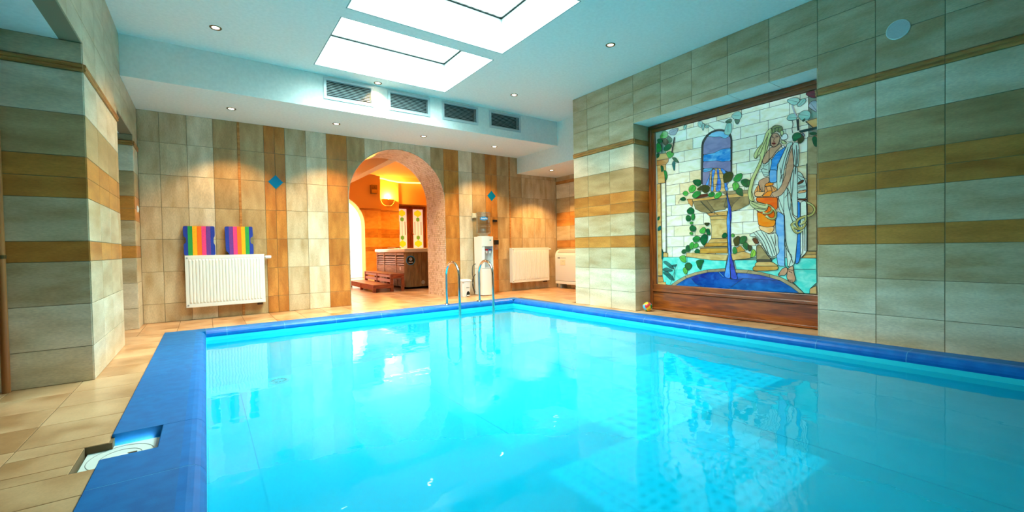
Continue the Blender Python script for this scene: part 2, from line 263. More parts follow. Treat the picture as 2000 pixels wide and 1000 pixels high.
# stained glass cartoon: (kind, colour, outline in millimetres on the window plane)
MURAL_PIECES = [
('brick','cream',[184,730,265,730,265,868,184,868]),
('brick','cream2',[265,730,565,730,565,868,265,868]),
('brick','cream',[565,730,865,730,865,868,565,868]),
('brick','mint',[865,730,1165,730,1165,868,865,868]),
('brick','mint',[1165,730,1465,730,1465,868,1165,868]),
('brick','cream',[1465,730,1765,730,1765,868,1465,868]),
('brick','cream',[1765,730,1870,730,1870,868,1765,868]),
('brick','cream',[184,868,438,868,438,1006,184,1006]),
('brick','cream',[438,868,738,868,738,1006,438,1006]),
('brick','mint',[738,868,1038,868,1038,1006,738,1006]),
('brick','tanb',[1038,868,1338,868,1338,1006,1038,1006]),
('brick','cream2',[1338,868,1638,868,1638,1006,1338,1006]),
('brick','cream',[1638,868,1870,868,1870,1006,1638,1006]),
('brick','cream',[184,1006,296,1006,296,1143,184,1143]),
('brick','tanb',[296,1006,596,1006,596,1143,296,1143]),
('brick','tanb',[596,1006,896,1006,896,1143,596,1143]),
('brick','cream2',[896,1006,1196,1006,1196,1143,896,1143]),
('brick','cream2',[1196,1006,1496,1006,1496,1143,1196,1143]),
('brick','cream',[1496,1006,1796,1006,1796,1143,1496,1143]),
('brick','cream',[1796,1006,1870,1006,1870,1143,1796,1143]),
('brick','cream2',[184,1143,416,1143,416,1281,184,1281]),
('brick','cream',[416,1143,716,1143,716,1281,416,1281]),
('brick','cream',[716,1143,1016,1143,1016,1281,716,1281]),
('brick','cream2',[1016,1143,1316,1143,1316,1281,1016,1281]),
('brick','cream2',[1316,1143,1616,1143,1616,1281,1316,1281]),
('brick','cream',[1616,1143,1870,1143,1870,1281,1616,1281]),
('brick','cream',[184,1281,258,1281,258,1419,184,1419]),
('brick','cream2',[258,1281,558,1281,558,1419,258,1419]),
('brick','cream2',[558,1281,858,1281,858,1419,558,1419]),
('brick','cream2',[858,1281,1158,1281,1158,1419,858,1419]),
('brick','cream',[1158,1281,1458,1281,1458,1419,1158,1419]),
('brick','tanb',[1458,1281,1758,1281,1758,1419,1458,1419]),
('brick','cream2',[1758,1281,1870,1281,1870,1419,1758,1419]),
('brick','mint',[184,1419,321,1419,321,1556,184,1556]),
('brick','tanb',[321,1419,621,1419,621,1556,321,1556]),
('brick','cream',[621,1419,921,1419,921,1556,621,1556]),
('brick','cream',[921,1419,1221,1419,1221,1556,921,1556]),
('brick','cream',[1221,1419,1521,1419,1521,1556,1221,1556]),
('brick','mint',[1521,1419,1821,1419,1821,1556,1521,1556]),
('brick','cream2',[1821,1419,1870,1419,1870,1556,1821,1556]),
('brick','cream',[184,1556,389,1556,389,1694,184,1694]),
('brick','tanb',[389,1556,689,1556,689,1694,389,1694]),
('brick','cream2',[689,1556,989,1556,989,1694,689,1694]),
('brick','cream',[989,1556,1289,1556,1289,1694,989,1694]),
('brick','cream2',[1289,1556,1589,1556,1589,1694,1289,1694]),
('brick','tanb',[1589,1556,1870,1556,1870,1694,1589,1694]),
('brick','cream2',[184,1694,531,1694,531,1831,184,1831]),
('brick','tanb',[531,1694,831,1694,831,1831,531,1831]),
('brick','cream',[831,1694,1131,1694,1131,1831,831,1831]),
('brick','mint',[1131,1694,1431,1694,1431,1831,1131,1831]),
('brick','mint',[1431,1694,1731,1694,1731,1831,1431,1831]),
('brick','tanb',[1731,1694,1870,1694,1870,1831,1731,1831]),
('brick','cream2',[184,1831,379,1831,379,1969,184,1969]),
('brick','mint',[379,1831,679,1831,679,1969,379,1969]),
('brick','mint',[679,1831,979,1831,979,1969,679,1969]),
('brick','cream',[979,1831,1279,1831,1279,1969,979,1969]),
('brick','cream',[1279,1831,1579,1831,1579,1969,1279,1969]),
('brick','cream2',[1579,1831,1870,1831,1870,1969,1579,1969]),
('brick','cream2',[184,1969,458,1969,458,2107,184,2107]),
('brick','cream',[458,1969,758,1969,758,2107,458,2107]),
('brick','cream',[758,1969,1058,1969,1058,2107,758,2107]),
('brick','cream',[1058,1969,1358,1969,1358,2107,1058,2107]),
('brick','mint',[1358,1969,1658,1969,1658,2107,1358,2107]),
('brick','cream2',[1658,1969,1870,1969,1870,2107,1658,2107]),
('brick','tanb',[184,2107,281,2107,281,2244,184,2244]),
('brick','tanb',[281,2107,581,2107,581,2244,281,2244]),
('brick','mint',[581,2107,881,2107,881,2244,581,2244]),
('brick','cream2',[881,2107,1181,2107,1181,2244,881,2244]),
('brick','cream',[1181,2107,1481,2107,1481,2244,1181,2244]),
('brick','cream',[1481,2107,1781,2107,1781,2244,1481,2244]),
('brick','cream',[1781,2107,1870,2107,1870,2244,1781,2244]),
('brick','mint',[184,2244,495,2244,495,2382,184,2382]),
('brick','cream',[495,2244,795,2244,795,2382,495,2382]),
('brick','mint',[795,2244,1095,2244,1095,2382,795,2382]),
('brick','cream2',[1095,2244,1395,2244,1395,2382,1095,2382]),
('brick','cream',[1395,2244,1695,2244,1695,2382,1395,2382]),
('brick','cream2',[1695,2244,1870,2244,1870,2382,1695,2382]),
('brick','mint',[184,2382,296,2382,296,2438,184,2438]),
('brick','tanb',[296,2382,596,2382,596,2438,296,2438]),
('brick','cream2',[596,2382,896,2382,896,2438,596,2438]),
('brick','tanb',[896,2382,1196,2382,1196,2438,896,2438]),
('brick','cream',[1196,2382,1496,2382,1496,2438,1196,2438]),
('brick','cream2',[1496,2382,1796,2382,1796,2438,1496,2438]),
('brick','cream',[1796,2382,1870,2382,1870,2438,1796,2438]),
('ground','teal',[115,728,487,731,484,481,248,353,161,358,130,395,112,478]),
('ground','teal2',[487,731,1004,697,985,601,751,576,484,481]),
('ground','teal',[1097,701,1352,707,1351,577,1120,593]),
('ground','teal2',[1556,735,1934,731,1937,482,1877,415,1873,364,1826,363,1735,460,1486,548,1306,581]),
('pool','blue1',[287,349,469,453,527,472,597,394,681,360]),
('pool','blue2',[527,472,613,506,764,544,985,564,1052,475,1119,473,1202,489,1008,344,681,360,597,394]),
('pool','blue3',[1131,551,1237,550,1384,538,1486,514,1595,485,1416,487,1202,489,1119,473]),
('pool','blue1',[1202,489,1416,487,1595,485,1696,425,1778,363,1008,344]),
('rim','stone',[240,352,319,412,454,486,469,453,302,350]),
('rim','stone',[454,486,599,538,758,576,764,544,613,506,469,453]),
('rim','stone',[758,576,985,601,985,564,764,544]),
('rim','stone',[1108,593,1260,589,1237,550,1107,553]),
('rim','stone',[1260,589,1384,572,1486,550,1486,514,1384,538,1237,550]),
('rim','stone',[1486,550,1596,524,1716,464,1826,361,1778,363,1696,425,1595,485,1486,514]),
('column','tan',[42,1730,104,1729,113,856,112,478,41,473]),
('column','cream2',[108,1732,183,1732,177,800,113,798]),
('column','tan',[119,772,151,798,202,779,201,731,118,731]),
('column','tan2',[41,461,115,464,130,388,40,383]),
('column','tan',[40,383,162,390,169,342,31,337]),
('column','tan',[43,2136,188,2130,255,2049,42,2055]),
('column','tan2',[42,2052,231,2047,223,2007,186,1979,41,1985]),
('column','tan',[46,1984,186,1979,189,1807,164,1735,59,1742]),
('column','stone',[1861,1977,1948,1979,1946,1586,1859,1599]),
('column','tan3',[1859,1599,1942,1587,1940,1192,1858,1199]),
('column','stone',[1858,1199,1940,1192,1939,807,1856,807]),
('column','tan3',[1847,802,1934,801,1934,770,1828,764]),
('column','tan',[1828,764,1934,770,1934,733,1804,732]),
('column','tan',[1848,2143,1948,2152,1948,2066,1912,2065]),
('column','dark',[1782,2060,1948,2066,1948,2046,1801,2036]),
('column','tan',[1877,415,1933,450,1937,367,1873,364]),
('arch','lead',[690,1626,689,1774,700,2154,727,2205,782,2257,861,2282,937,2277,1000,2250,1049,2209,1061,2200,1085,2135,1077,1716,1078,1746,1062,1670]),
('sky','sky1',[781,2225,834,2253,893,2260,943,2253,993,2232,1036,2196,1054,2168,999,2147,937,2185,860,2196]),
('sky','lav',[724,2124,734,2160,781,2225,860,2196,937,2185,999,2147,1054,2168,1066,2127,1065,2025,960,2033,858,2004,720,2008]),
('sky','sky2',[723,2007,858,2004,960,2033,1065,2025,1065,1958,1064,1874,959,1880,896,1904,718,1922]),
('sky','lav',[718,1922,896,1904,959,1880,1064,1874,1063,1730,1008,1763,920,1813,830,1828,717,1839]),
('sky','lav2',[712,1808,830,1815,1008,1750,1063,1748,1062,1670,1006,1568,710,1628]),
('fountain','tan4',[803,1769,856,1817,933,1805,995,1740,999,1520,807,1542]),
('water','sky1',[717,1839,856,1823,816,1792,716,1789]),
('water','w1',[830,1803,882,1813,868,1759,848,1688,853,1537,814,1542,828,1665]),
('water','w2',[888,1806,927,1800,919,1727,950,1636,937,1527,873,1535,893,1632,907,1704]),
('water','w1',[933,1805,977,1798,1014,1737,1007,1629,1037,1522,993,1531,982,1644,976,1731]),
('water','w1',[782,1697,816,1780,796,1682,782,1615,742,1624]),
('fountain','brown',[679,1519,774,1521,774,1486,609,1475]),
('fountain','stone',[956,1513,1067,1518,1067,1518,1262,1507,1267,1471,1018,1482,1005,1477]),
('fountain','tan',[567,1473,1005,1477,1018,1482,1267,1471,1272,1430,1042,1436,1017,1445,787,1441,569,1440]),
('fountain','tan2',[495,1480,567,1473,578,1436,566,1375,516,1425]),
('fountain','st2',[581,1439,678,1442,825,1283,778,1280,691,1300,608,1345]),
('fountain','st3',[678,1442,760,1440,864,1299,825,1283]),
('fountain','st2',[760,1440,1011,1433,1029,1359,991,1307,864,1299]),
('fountain','st3',[1005,1440,1174,1435,1090,1359,1065,1307,979,1339]),
('fountain','st2',[1174,1435,1272,1430,1272,1342,1173,1298,1077,1276,1065,1307,1090,1359]),
('fountain','tan2',[758,1276,864,1280,850,1244,798,1241]),
('fountain','tan',[864,1280,1016,1289,1016,1234,850,1244]),
('fountain','tan',[798,1235,1015,1232,1015,1189,810,1192]),
('fountain','tan4',[810,1190,1015,1189,1013,963,815,963,823,1076]),
('fountain','tan',[808,957,1013,960,1019,911,768,907]),
('fountain','tan5',[748,907,1019,911,1018,866,720,863]),
('fountain','st2',[658,857,1018,862,1018,845,672,842]),
('fountain','tan5',[672,842,1018,845,1018,784,651,780]),
('fountain','tan4',[480,786,616,786,1017,762,1004,694,819,698,615,721,472,740]),
('fountain','tan',[1061,774,1204,804,1285,774,1284,727,1072,699]),
('fountain','tan5',[1098,834,1170,870,1228,810,1115,784]),
('water','w1',[1000,1526,1017,1433,1031,1310,1009,1165,1020,1018,1025,872,1030,749,998,614,971,496,1052,475,1042,688,1055,871,1057,1090,1047,1272,1030,1419]),
('water','w3',[1012,1519,1030,1419,1047,1272,1057,1090,1055,871,1042,688,1052,475,1143,474,1096,605,1072,725,1043,871,1045,1066,1067,1198,1065,1319,1036,1419,1018,1524]),
('water','w1',[1052,475,1041,627,1054,664,1047,628,1058,470]),
('leaf','g1',[92,2363,158,2438,228,2401,219,2335,156,2328]),
('leaf','g2',[228,2361,296,2292,265,2244,219,2267,204,2325]),
('leaf','g2',[51,2344,124,2342,139,2284,67,2285]),
('leaf','gb',[140,2325,204,2325,242,2262,186,2226,147,2268]),
('leaf','g3',[45,2289,91,2294,130,2203,106,2166,43,2157]),
('leaf','g2',[171,2222,234,2250,288,2219,264,2176,209,2153,154,2171]),
('leaf','g1',[193,2136,264,2143,317,2105,293,2063,239,2045,208,2092]),
('leaf','g2',[278,2055,339,2044,391,1965,323,1990]),
('leaf','gt',[300,2007,331,1989,322,1882,309,1871,280,1970]),
('leaf','g2',[43,2150,89,2148,88,2100,42,2080]),
('leaf','g2',[103,1979,143,1966,158,1908,118,1880]),
('leaf','g3',[150,1909,198,1888,212,1804,172,1740,165,1838]),
('leaf','g2',[47,1280,85,1291,77,1243,47,1230]),
('leaf','gt',[50,1139,100,1164,104,1108,50,1082]),
('leaf','lavp',[244,2418,329,2426,389,2418,335,2337,251,2356]),
('leaf','gp',[456,2435,506,2430,491,2381,462,2374]),
('leaf','gp',[655,2432,703,2433,729,2389,702,2344,658,2374]),
('leaf','gp',[702,2395,749,2390,728,2300,708,2330]),
('leaf','gp',[749,2377,809,2350,795,2322,749,2333]),
('leaf','gp',[1075,2400,1123,2429,1176,2427,1205,2367,1170,2323,1110,2349]),
('leaf','g2',[1111,2355,1181,2326,1151,2274,1122,2305]),
('leaf','g2',[1001,2347,1062,2374,1086,2350,1074,2317,1019,2324]),
('leaf','gp',[1025,2329,1080,2315,1085,2218,1048,2173,987,2210,1000,2262]),
('leaf','g2',[572,1706,626,1716,688,1703,694,1651,653,1618,597,1658]),
('leaf','g1',[526,1634,583,1660,625,1615,603,1573,554,1552,518,1583]),
('leaf','g1',[430,1566,475,1594,514,1564,496,1523,452,1531]),
('leaf','g2',[392,1497,452,1518,484,1481,451,1462,407,1476]),
('leaf','g3',[568,1531,624,1570,686,1557,679,1513,623,1480,574,1491]),
('leaf','gb',[694,1632,748,1632,804,1606,794,1544,747,1524,700,1561]),
('leaf','gb',[632,1595,701,1631,707,1567,652,1571]),
('leaf','g3',[771,1496,814,1535,860,1530,866,1486,813,1469]),
('leaf','g1',[859,1474,892,1514,949,1526,955,1482,904,1445,865,1448]),
('leaf','gb',[970,1720,1020,1749,1081,1742,1099,1701,1068,1633,982,1620]),
('leaf','g3',[1093,1653,1135,1707,1200,1709,1199,1662,1164,1614,1104,1622]),
('leaf','g1',[1080,1601,1128,1625,1169,1566,1139,1522,1097,1515]),
('leaf','g2',[1176,1618,1217,1642,1263,1630,1296,1590,1256,1531,1199,1568]),
('leaf','g2',[1115,1507,1151,1544,1198,1532,1209,1437,1151,1461]),
('leaf','g3',[1257,1607,1297,1625,1290,1550,1262,1542]),
('leaf','g2',[486,1336,545,1377,594,1340,586,1282,508,1288]),
('leaf','g2',[471,1251,507,1281,550,1245,542,1193,485,1197]),
('leaf','g3',[550,1272,593,1294,604,1229,564,1192]),
('leaf','g1',[524,1175,564,1192,581,1165,549,1147]),
('leaf','g2',[523,1116,563,1146,619,1111,605,1060,541,1062]),
('leaf','g1',[519,1037,548,1062,579,1035,555,1013]),
('leaf','gb',[723,1163,804,1159,770,1116,743,1130]),
('leaf','g1',[661,1070,716,1113,749,1092,735,1029,674,1031]),
('leaf','g2',[743,1079,790,1090,809,1013,769,1002]),
('leaf','g2',[673,980,729,1029,775,1002,761,926,720,869,673,928]),
('leaf','g3',[564,970,618,1007,674,986,659,935,589,917]),
('leaf','g1',[517,892,561,930,589,904,574,839,531,826]),
('leaf','g1',[574,878,617,923,652,890,630,851,581,845]),
('leaf','g2',[474,879,517,892,538,819,502,793,466,813]),
('leaf','g2',[407,813,451,840,480,813,458,773,414,780]),
('leaf','g2',[588,806,630,845,672,812,664,786,602,784]),
('leaf','g1',[371,732,413,753,465,753,478,660,427,666,398,685]),
('leaf','g2',[456,640,508,667,560,635,543,589,499,554,456,600]),
('leaf','g1',[426,585,463,606,499,554,472,500,433,532]),
('leaf','g2',[608,682,657,702,725,697,690,632,676,567,635,604]),
('leaf','g2',[951,996,983,1032,1016,1018,1013,970,957,965]),
('leaf','g1',[1063,1004,1093,1021,1105,979,1075,968]),
('leaf','gb',[1086,943,1147,990,1170,965,1158,882,1110,858]),
('leaf','g2',[1164,965,1211,987,1246,974,1234,916,1193,881,1158,906]),
('leaf','g2',[1193,881,1234,916,1274,868,1251,809,1210,845]),
('leaf','gb',[1251,880,1302,868,1296,821,1268,798]),
('leaf','g3',[1079,834,1104,870,1139,810,1121,774,1085,774]),
('leaf','gy',[1290,786,1308,833,1343,809,1341,751,1284,727]),
('leaf','gt',[125,668,182,676,260,622,305,568,243,580,165,634]),
('leaf','gt',[113,562,181,592,282,554,243,539,132,542]),
('leaf','gt',[115,521,196,537,273,471,303,418,234,428,179,474]),
('leaf','gt',[112,856,132,800,126,703,105,695]),
('leaf','gt',[260,622,344,637,306,596]),
('leaf','rose',[1845,2427,1877,2438,1932,2437,1954,2399,1949,2360,1913,2360,1868,2394]),
('leaf','gp',[1667,2410,1726,2420,1783,2403,1802,2360,1754,2331,1706,2356]),
('leaf','gp',[1764,2339,1821,2387,1858,2365,1840,2329,1783,2302]),
('leaf','lavp',[1867,2290,1895,2334,1949,2329,1949,2205,1904,2248]),
('leaf','gp',[1671,2225,1705,2259,1764,2244,1773,2188,1725,2179,1676,2196]),
('leaf','gp',[1773,2220,1821,2260,1876,2245,1899,2198,1876,2152,1811,2157]),
('leaf','g2',[1811,2157,1848,2180,1834,2141]),
('leaf','g2',[1875,2016,1930,2019,1952,1988,1903,1984]),
('leaf','g2',[1902,1958,1930,1978,1948,1948,1947,1855,1920,1881]),
('figure','blueR',[1769,1334,1792,1310,1794,1118,1795,968,1794,753,1775,678,1744,667,1751,753,1767,969]),
('figure','mint',[1797,1321,1849,1326,1853,1209,1851,796,1809,743,1794,743,1796,1118]),
('figure','blueL',[1574,1242,1640,1193,1642,642,1667,643,1576,646,1561,763,1557,987,1553,1132]),
('figure','cloth2',[1580,1397,1642,1467,1672,1486,1701,1406,1719,1187,1768,1119,1767,969,1746,721,1731,655,1672,632,1649,951,1645,1193]),
('figure','cloth',[1643,874,1649,951,1672,632,1682,638,1717,753,1678,797]),
('figure','cloth',[1580,1397,1627,1546,1642,1467,1635,1204,1620,1206,1590,1263]),
('figure','cloth',[1702,1558,1737,1704,1770,1687,1768,1162,1729,1187,1711,1405]),
('figure','cloth2',[1770,1645,1808,1617,1845,1527,1854,1452,1849,1347,1769,1356]),
('figure','brown',[1774,1526,1827,1549,1828,1521,1774,1497]),
('figure','peach',[1774,1430,1852,1442,1852,1414,1774,1409]),
('figure','brown',[1769,1350,1852,1347,1852,1324,1773,1344]),
('figure','cloth',[1275,997,1376,1039,1409,1038,1494,989,1557,1009,1578,964,1577,864,1592,797,1556,752,1503,741,1472,763,1419,866,1353,971,1286,973]),
('figure','brown',[1303,949,1353,957,1380,890,1336,888]),
('figure','st2',[1353,873,1391,878,1466,763,1509,712,1352,705]),
('figure','dark2',[1352,711,1509,712,1514,690,1351,684]),
('figure','tan',[1351,684,1514,690,1581,644,1329,638]),
('figure','tan5',[1323,637,1581,643,1576,602,1471,587,1328,582,1306,599]),
('figure','orange2',[1369,1540,1391,1560,1450,1519,1519,1521,1565,1493,1575,1431,1570,1393,1346,1416,1329,1459,1346,1503]),
('figure','orange',[1445,1559,1530,1559,1535,1530,1450,1519]),
('figure','peach',[1329,1459,1368,1483,1417,1466,1455,1473,1411,1415,1346,1422]),
('figure','orange',[1411,1415,1476,1470,1529,1467,1502,1405]),
('figure','orange3',[1351,1412,1575,1392,1574,1265,1538,1256,1475,1318,1356,1369]),
('figure','orange3',[1356,1369,1475,1318,1538,1256,1558,1149,1496,1158,1410,1233,1361,1248]),
('figure','orange',[1361,1248,1410,1233,1496,1158,1558,1143,1542,1077,1463,1070,1376,1097]),
('figure','peach2',[1376,1097,1463,1070,1542,1077,1531,1022,1484,995,1387,1051]),
('figure','blueD',[1499,1776,1563,1865,1624,1903,1654,1913,1674,1937,1644,1872,1593,1771,1582,1729,1572,1642,1572,1686,1494,1699,1493,1654]),
('figure','blueL',[1494,1699,1572,1686,1571,1553,1535,1553,1496,1558]),
('figure','cloth',[1644,1872,1674,1953,1733,1957,1703,1882,1663,1781,1643,1675,1627,1546,1580,1397,1571,1553,1577,1752,1588,1750]),
('figure','cloth2',[1733,1951,1781,1941,1790,1844,1780,1696,1770,1687,1737,1704,1732,1769,1723,1900]),
('figure','cloth2',[1419,1710,1446,1768,1489,1789,1510,1830,1521,1784,1493,1654,1493,1643,1445,1627,1403,1724]),
('figure','skin',[1511,1947,1553,1934,1604,1967,1624,1941,1563,1887,1521,1828,1489,1812,1457,1772,1425,1778,1423,1835,1458,1885,1490,1918]),
('figure','skin',[1723,1900,1737,1768,1734,1715,1737,1701,1702,1569,1652,1455,1611,1405,1539,1390,1502,1405,1518,1449,1570,1459,1612,1504,1652,1608,1668,1737,1673,1736,1698,1840]),
('figure','skin',[1380,1590,1424,1613,1488,1626,1496,1564,1445,1548,1450,1479,1423,1465,1407,1484,1380,1545]),
('figure','skin',[1575,551,1622,620,1667,637,1672,588,1647,543,1606,547,1585,529]),
('figure','skin',[1672,621,1726,655,1731,579,1750,504,1725,465,1686,474,1661,516,1667,577]),
('figure','hair',[1523,2157,1491,2142,1459,2110,1432,2014,1371,1958,1336,1908,1329,1863,1360,1840,1393,1897,1403,1838,1370,1764,1370,1764,1297,1625,1261,1478,1278,1383,1334,1366,1301,1497,1336,1620,1403,1758,1425,1823,1463,1895,1485,1970,1507,2055,1533,2093]),
('figure','skin',[1510,2054,1533,2088,1584,2082,1605,2033,1599,1979,1573,1946,1542,1936,1511,1964]),
('figure','hair2',[1518,2158,1564,2174,1630,2142,1625,2094,1600,2078,1574,2111,1538,2092,1512,2087]),
('figure','white',[1610,2032,1630,2055,1665,2063,1683,2027,1675,1996,1645,1994,1614,2004]),
('figure','white',[1614,1927,1634,1945,1652,1925,1639,1903]),
('figure','g2',[1724,2029,1763,2050,1805,2032,1815,1987,1781,1979,1743,1949,1724,1986]),
('figure','gb',[1805,2032,1838,1972,1819,1933,1781,1922,1772,1975,1815,1987]),
('figure','lavp',[1815,2035,1838,2012,1835,1983,1815,2014]),
('figure','hair3',[1605,2099,1633,2103,1645,2062,1615,2031]),
('figure','hair3',[1609,2001,1645,1989,1674,1953,1644,1946,1624,1963]),
('figure','hair3',[1278,1383,1334,1366,1411,1341,1486,1317,1475,1273,1443,1241,1388,1246,1322,1297,1283,1341]),
]
MURAL_LINES = [
(229,14,'lead',[327,2305,308,2208,286,2118]),
(229,12,'lead',[136,2284,134,2147]),
(229,16,'lead',[1773,2177,1782,2069]),
(229,5,'lead',[1725,2179,1734,2134,1719,2094,1729,2049]),
(229,5,'lead',[1848,2138,1912,2065]),
(229,10,'lavp',[1725,2339,1744,2259,1768,2211]),
(229,4,'lead',[377,1438,392,1484,407,1489]),
(229,4,'lead',[809,2344,886,2276]),
(229,4,'lead',[913,2381,1001,2335]),
(229,4,'lead',[305,568,303,432]),
(275,6,'lead',[1516,2051,1526,2054,1538,2044]),
(275,6,'lead',[1564,2042,1575,2046,1587,2040]),
(275,3,'lead',[1513,2065,1525,2068,1539,2061]),
(275,3,'lead',[1562,2059,1576,2062,1591,2056]),
(275,5,'skinD',[1549,2040,1546,2018,1539,2003,1546,1996,1555,1996]),
(275,8,'lip',[1525,1981,1535,1984,1543,1980,1550,1981,1560,1973]),
(275,6,'lip',[1531,1975,1543,1969,1554,1970]),
(275,4,'skinD',[1534,1962,1549,1959]),
(275,6,'lead',[1510,2054,1503,1966,1511,1962,1542,1935,1573,1945,1599,1978,1606,2033]),
(275,3,'lead',[1605,2077,1630,2028]),
(275,3,'lead',[1650,1993,1654,1968]),
(275,4,'lead',[1491,2103,1464,1996,1452,1897,1414,1779]),
(275,4,'lead',[1475,2061,1437,1979,1404,1895]),
(275,4,'lead',[1432,2003,1382,1933,1360,1846]),
(275,4,'lead',[1506,2043,1495,1878,1491,1654]),
(275,3,'lead',[1369,1672,1319,1564,1295,1451,1317,1379]),
(275,4,'lead',[1544,2135,1575,2144,1615,2135]),
(275,4,'lead',[1554,2100,1559,2137]),
(275,4,'lead',[1584,2093,1590,2135]),
(275,4,'lead',[1684,1907,1643,1784,1612,1636]),
(275,4,'lead',[1713,1923,1684,1842,1658,1738,1643,1675]),
(275,4,'lead',[1762,1913,1766,1774,1751,1615]),
(275,4,'lead',[1742,1874,1753,1722,1749,1616]),
(275,4,'lead',[1603,1704,1622,1580]),
(275,4,'lead',[1781,1867,1770,1719]),
(275,3,'lead',[1435,1719,1478,1701]),
(275,3,'lead',[1446,1740,1489,1767]),
(275,3,'lead',[1414,1734,1478,1701]),
(275,3,'lead',[1419,1688,1488,1666]),
(275,3,'lead',[1435,1651,1483,1655]),
(275,4,'lead',[1320,1019,1397,935,1451,809,1504,746]),
(275,4,'lead',[1354,1029,1441,911,1482,774]),
(275,4,'lead',[1409,1027,1473,911,1525,752]),
(275,4,'lead',[1452,1002,1515,876,1546,763]),
(275,4,'lead',[1505,978,1546,864,1566,763]),
(275,4,'lead',[1547,987,1557,864]),
(275,4,'lead',[1672,1475,1681,1299,1719,1122,1767,1055]),
(275,4,'lead',[1691,1429,1651,1379]),
(275,4,'lead',[1736,1661,1721,1404,1700,1243]),
(275,4,'lead',[1640,1193,1658,885,1727,677]),
(275,4,'lead',[1602,1549,1612,1614,1643,1632]),
(275,4,'lead',[1815,1117,1818,796,1799,754]),
(275,4,'lead',[1834,1179,1837,807]),
(275,4,'lead',[1779,1600,1836,1560]),
(275,4,'lead',[1779,1579,1817,1521]),
(275,4,'lead',[1779,1483,1850,1479]),
(275,4,'lead',[1779,1462,1836,1470]),
(275,3,'brown2',[1779,1438,1849,1430]),
(275,4,'lead',[1580,546,1596,563]),
(275,4,'lead',[1677,610,1731,601]),
(275,4,'lead',[1682,594,1716,573]),
(275,3,'lead',[1701,474,1696,501]),
(275,3,'lead',[1716,470,1714,502]),
(275,3,'lead',[1686,477,1682,506]),
(275,3,'lead',[1401,1491,1391,1543]),
(275,3,'lead',[1423,1469,1418,1517]),
(275,3,'lead',[1539,1396,1518,1426]),
(275,4,'lead',[1368,1523,1368,1477]),
(275,4,'lead',[1390,1515,1395,1468]),
(275,4,'lead',[1461,1517,1476,1470]),
(275,4,'lead',[1508,1517,1524,1468]),
(275,3,'lead',[1534,1508,1560,1460]),
(275,4,'lead',[1300,1357,1367,1305,1443,1275,1475,1284]),
(275,4,'lead',[1289,1382,1378,1333,1475,1307]),
(275,4,'lead',[1322,1297,1400,1279,1464,1262]),
(275,18,'hair3',[1465,1319,1507,1304,1530,1268,1517,1236,1475,1216,1432,1231]),
(275,4,'lead',[1470,1324,1515,1312,1540,1267,1525,1226,1475,1207,1426,1224]),
(275,4,'lead',[1481,1304,1505,1293,1517,1269,1507,1245,1475,1230]),
(275,18,'hair3',[1528,1280,1564,1232,1558,1166,1511,1152,1464,1194]),
(275,4,'lead',[1530,1291,1573,1233,1569,1156,1511,1141,1455,1186]),
(275,4,'lead',[1526,1263,1553,1227,1548,1177,1512,1165,1477,1199]),
(275,18,'hair3',[1858,1309,1913,1273,1934,1219,1899,1169,1834,1163,1777,1146,1758,1098,1777,1049,1820,1042]),
(275,4,'lead',[1858,1320,1922,1277,1945,1218,1906,1158,1839,1152,1787,1134,1769,1098,1784,1056]),
(275,4,'lead',[1858,1296,1907,1266,1922,1220,1892,1180,1830,1174,1770,1154,1746,1099,1769,1040,1819,1031]),
(275,16,'hair3',[1820,1111,1853,1083,1815,1037,1767,1033,1719,1068,1709,1090,1748,1115]),
(275,4,'lead',[1820,1122,1862,1082,1819,1026,1767,1023,1711,1063,1701,1093,1748,1125]),
(275,14,'hair3',[1719,1068,1738,1013,1776,990,1815,1021]),
(275,4,'lead',[1709,1066,1730,1005,1776,979,1822,1015]),
(275,14,'hair3',[1853,1167,1843,1104,1796,1086]),
(275,4,'lead',[1862,1167,1853,1096,1798,1075]),
(275,4,'lead',[692,1428,825,1289]),
(275,4,'lead',[827,1503,840,1539]),
(275,4,'lead',[864,1280,915,1245]),
(275,4,'lead',[855,1749,995,1734]),
(275,4,'lead',[815,1692,995,1679]),
(275,4,'lead',[815,1617,994,1612]),
(275,4,'lead',[906,1630,918,1530]),
(275,4,'lead',[829,1753,835,1627]),
(275,4,'sky1',[921,550,971,502]),
(275,4,'lead',[908,553,965,496]),
(275,4,'lead',[344,637,241,360]),
(275,4,'lead',[1726,612,1933,618]),
(275,6,'lead',[1860,1704,1856,802]),
(275,5,'lead',[186,1807,180,797]),
(275,5,'lead',[109,1735,116,798]),
]

# ================================================================== STRUCTURE
TILE_T, GAP = 0.009, 0.0045
_tm = {}
def tile_mesh(w, h):
    k = (round(w, 3), round(h, 3))
    if k not in _tm:
        a, b, e, t = k[0]/2, k[1]/2, 0.0014, TILE_T
        v = [(-a,0,-b),(a,0,-b),(a,0,b),(-a,0,b), (-a,-t+e,-b),(a,-t+e,-b),(a,-t+e,b),(-a,-t+e,b), (-a+e,-t,-b+e),(a-e,-t,-b+e),(a-e,-t,b-e),(-a+e,-t,b-e)]
        f = [(8,9,10,11)]+[(i,(i+1) % 4,4+(i+1) % 4,4+i) for i in range(4)]+[(4+i,4+(i+1) % 4,8+(i+1) % 4,8+i) for i in range(4)]
        me = bpy.data.meshes.new('tile'); me.from_pydata(v, [], f); me.materials.append(None); me.update(); _tm[k] = me
    return _tm[k]
def frame(normal):
    """tile frame: local -y looks along the wall's normal, local z is up"""
    n = Vector(normal)
    z = Vector((0, 0, 1)) if abs(n.z) < 0.5 else Vector((0, 1, 0))
    y = -n; x = y.cross(z); return Matrix((x, y, z)).transposed()
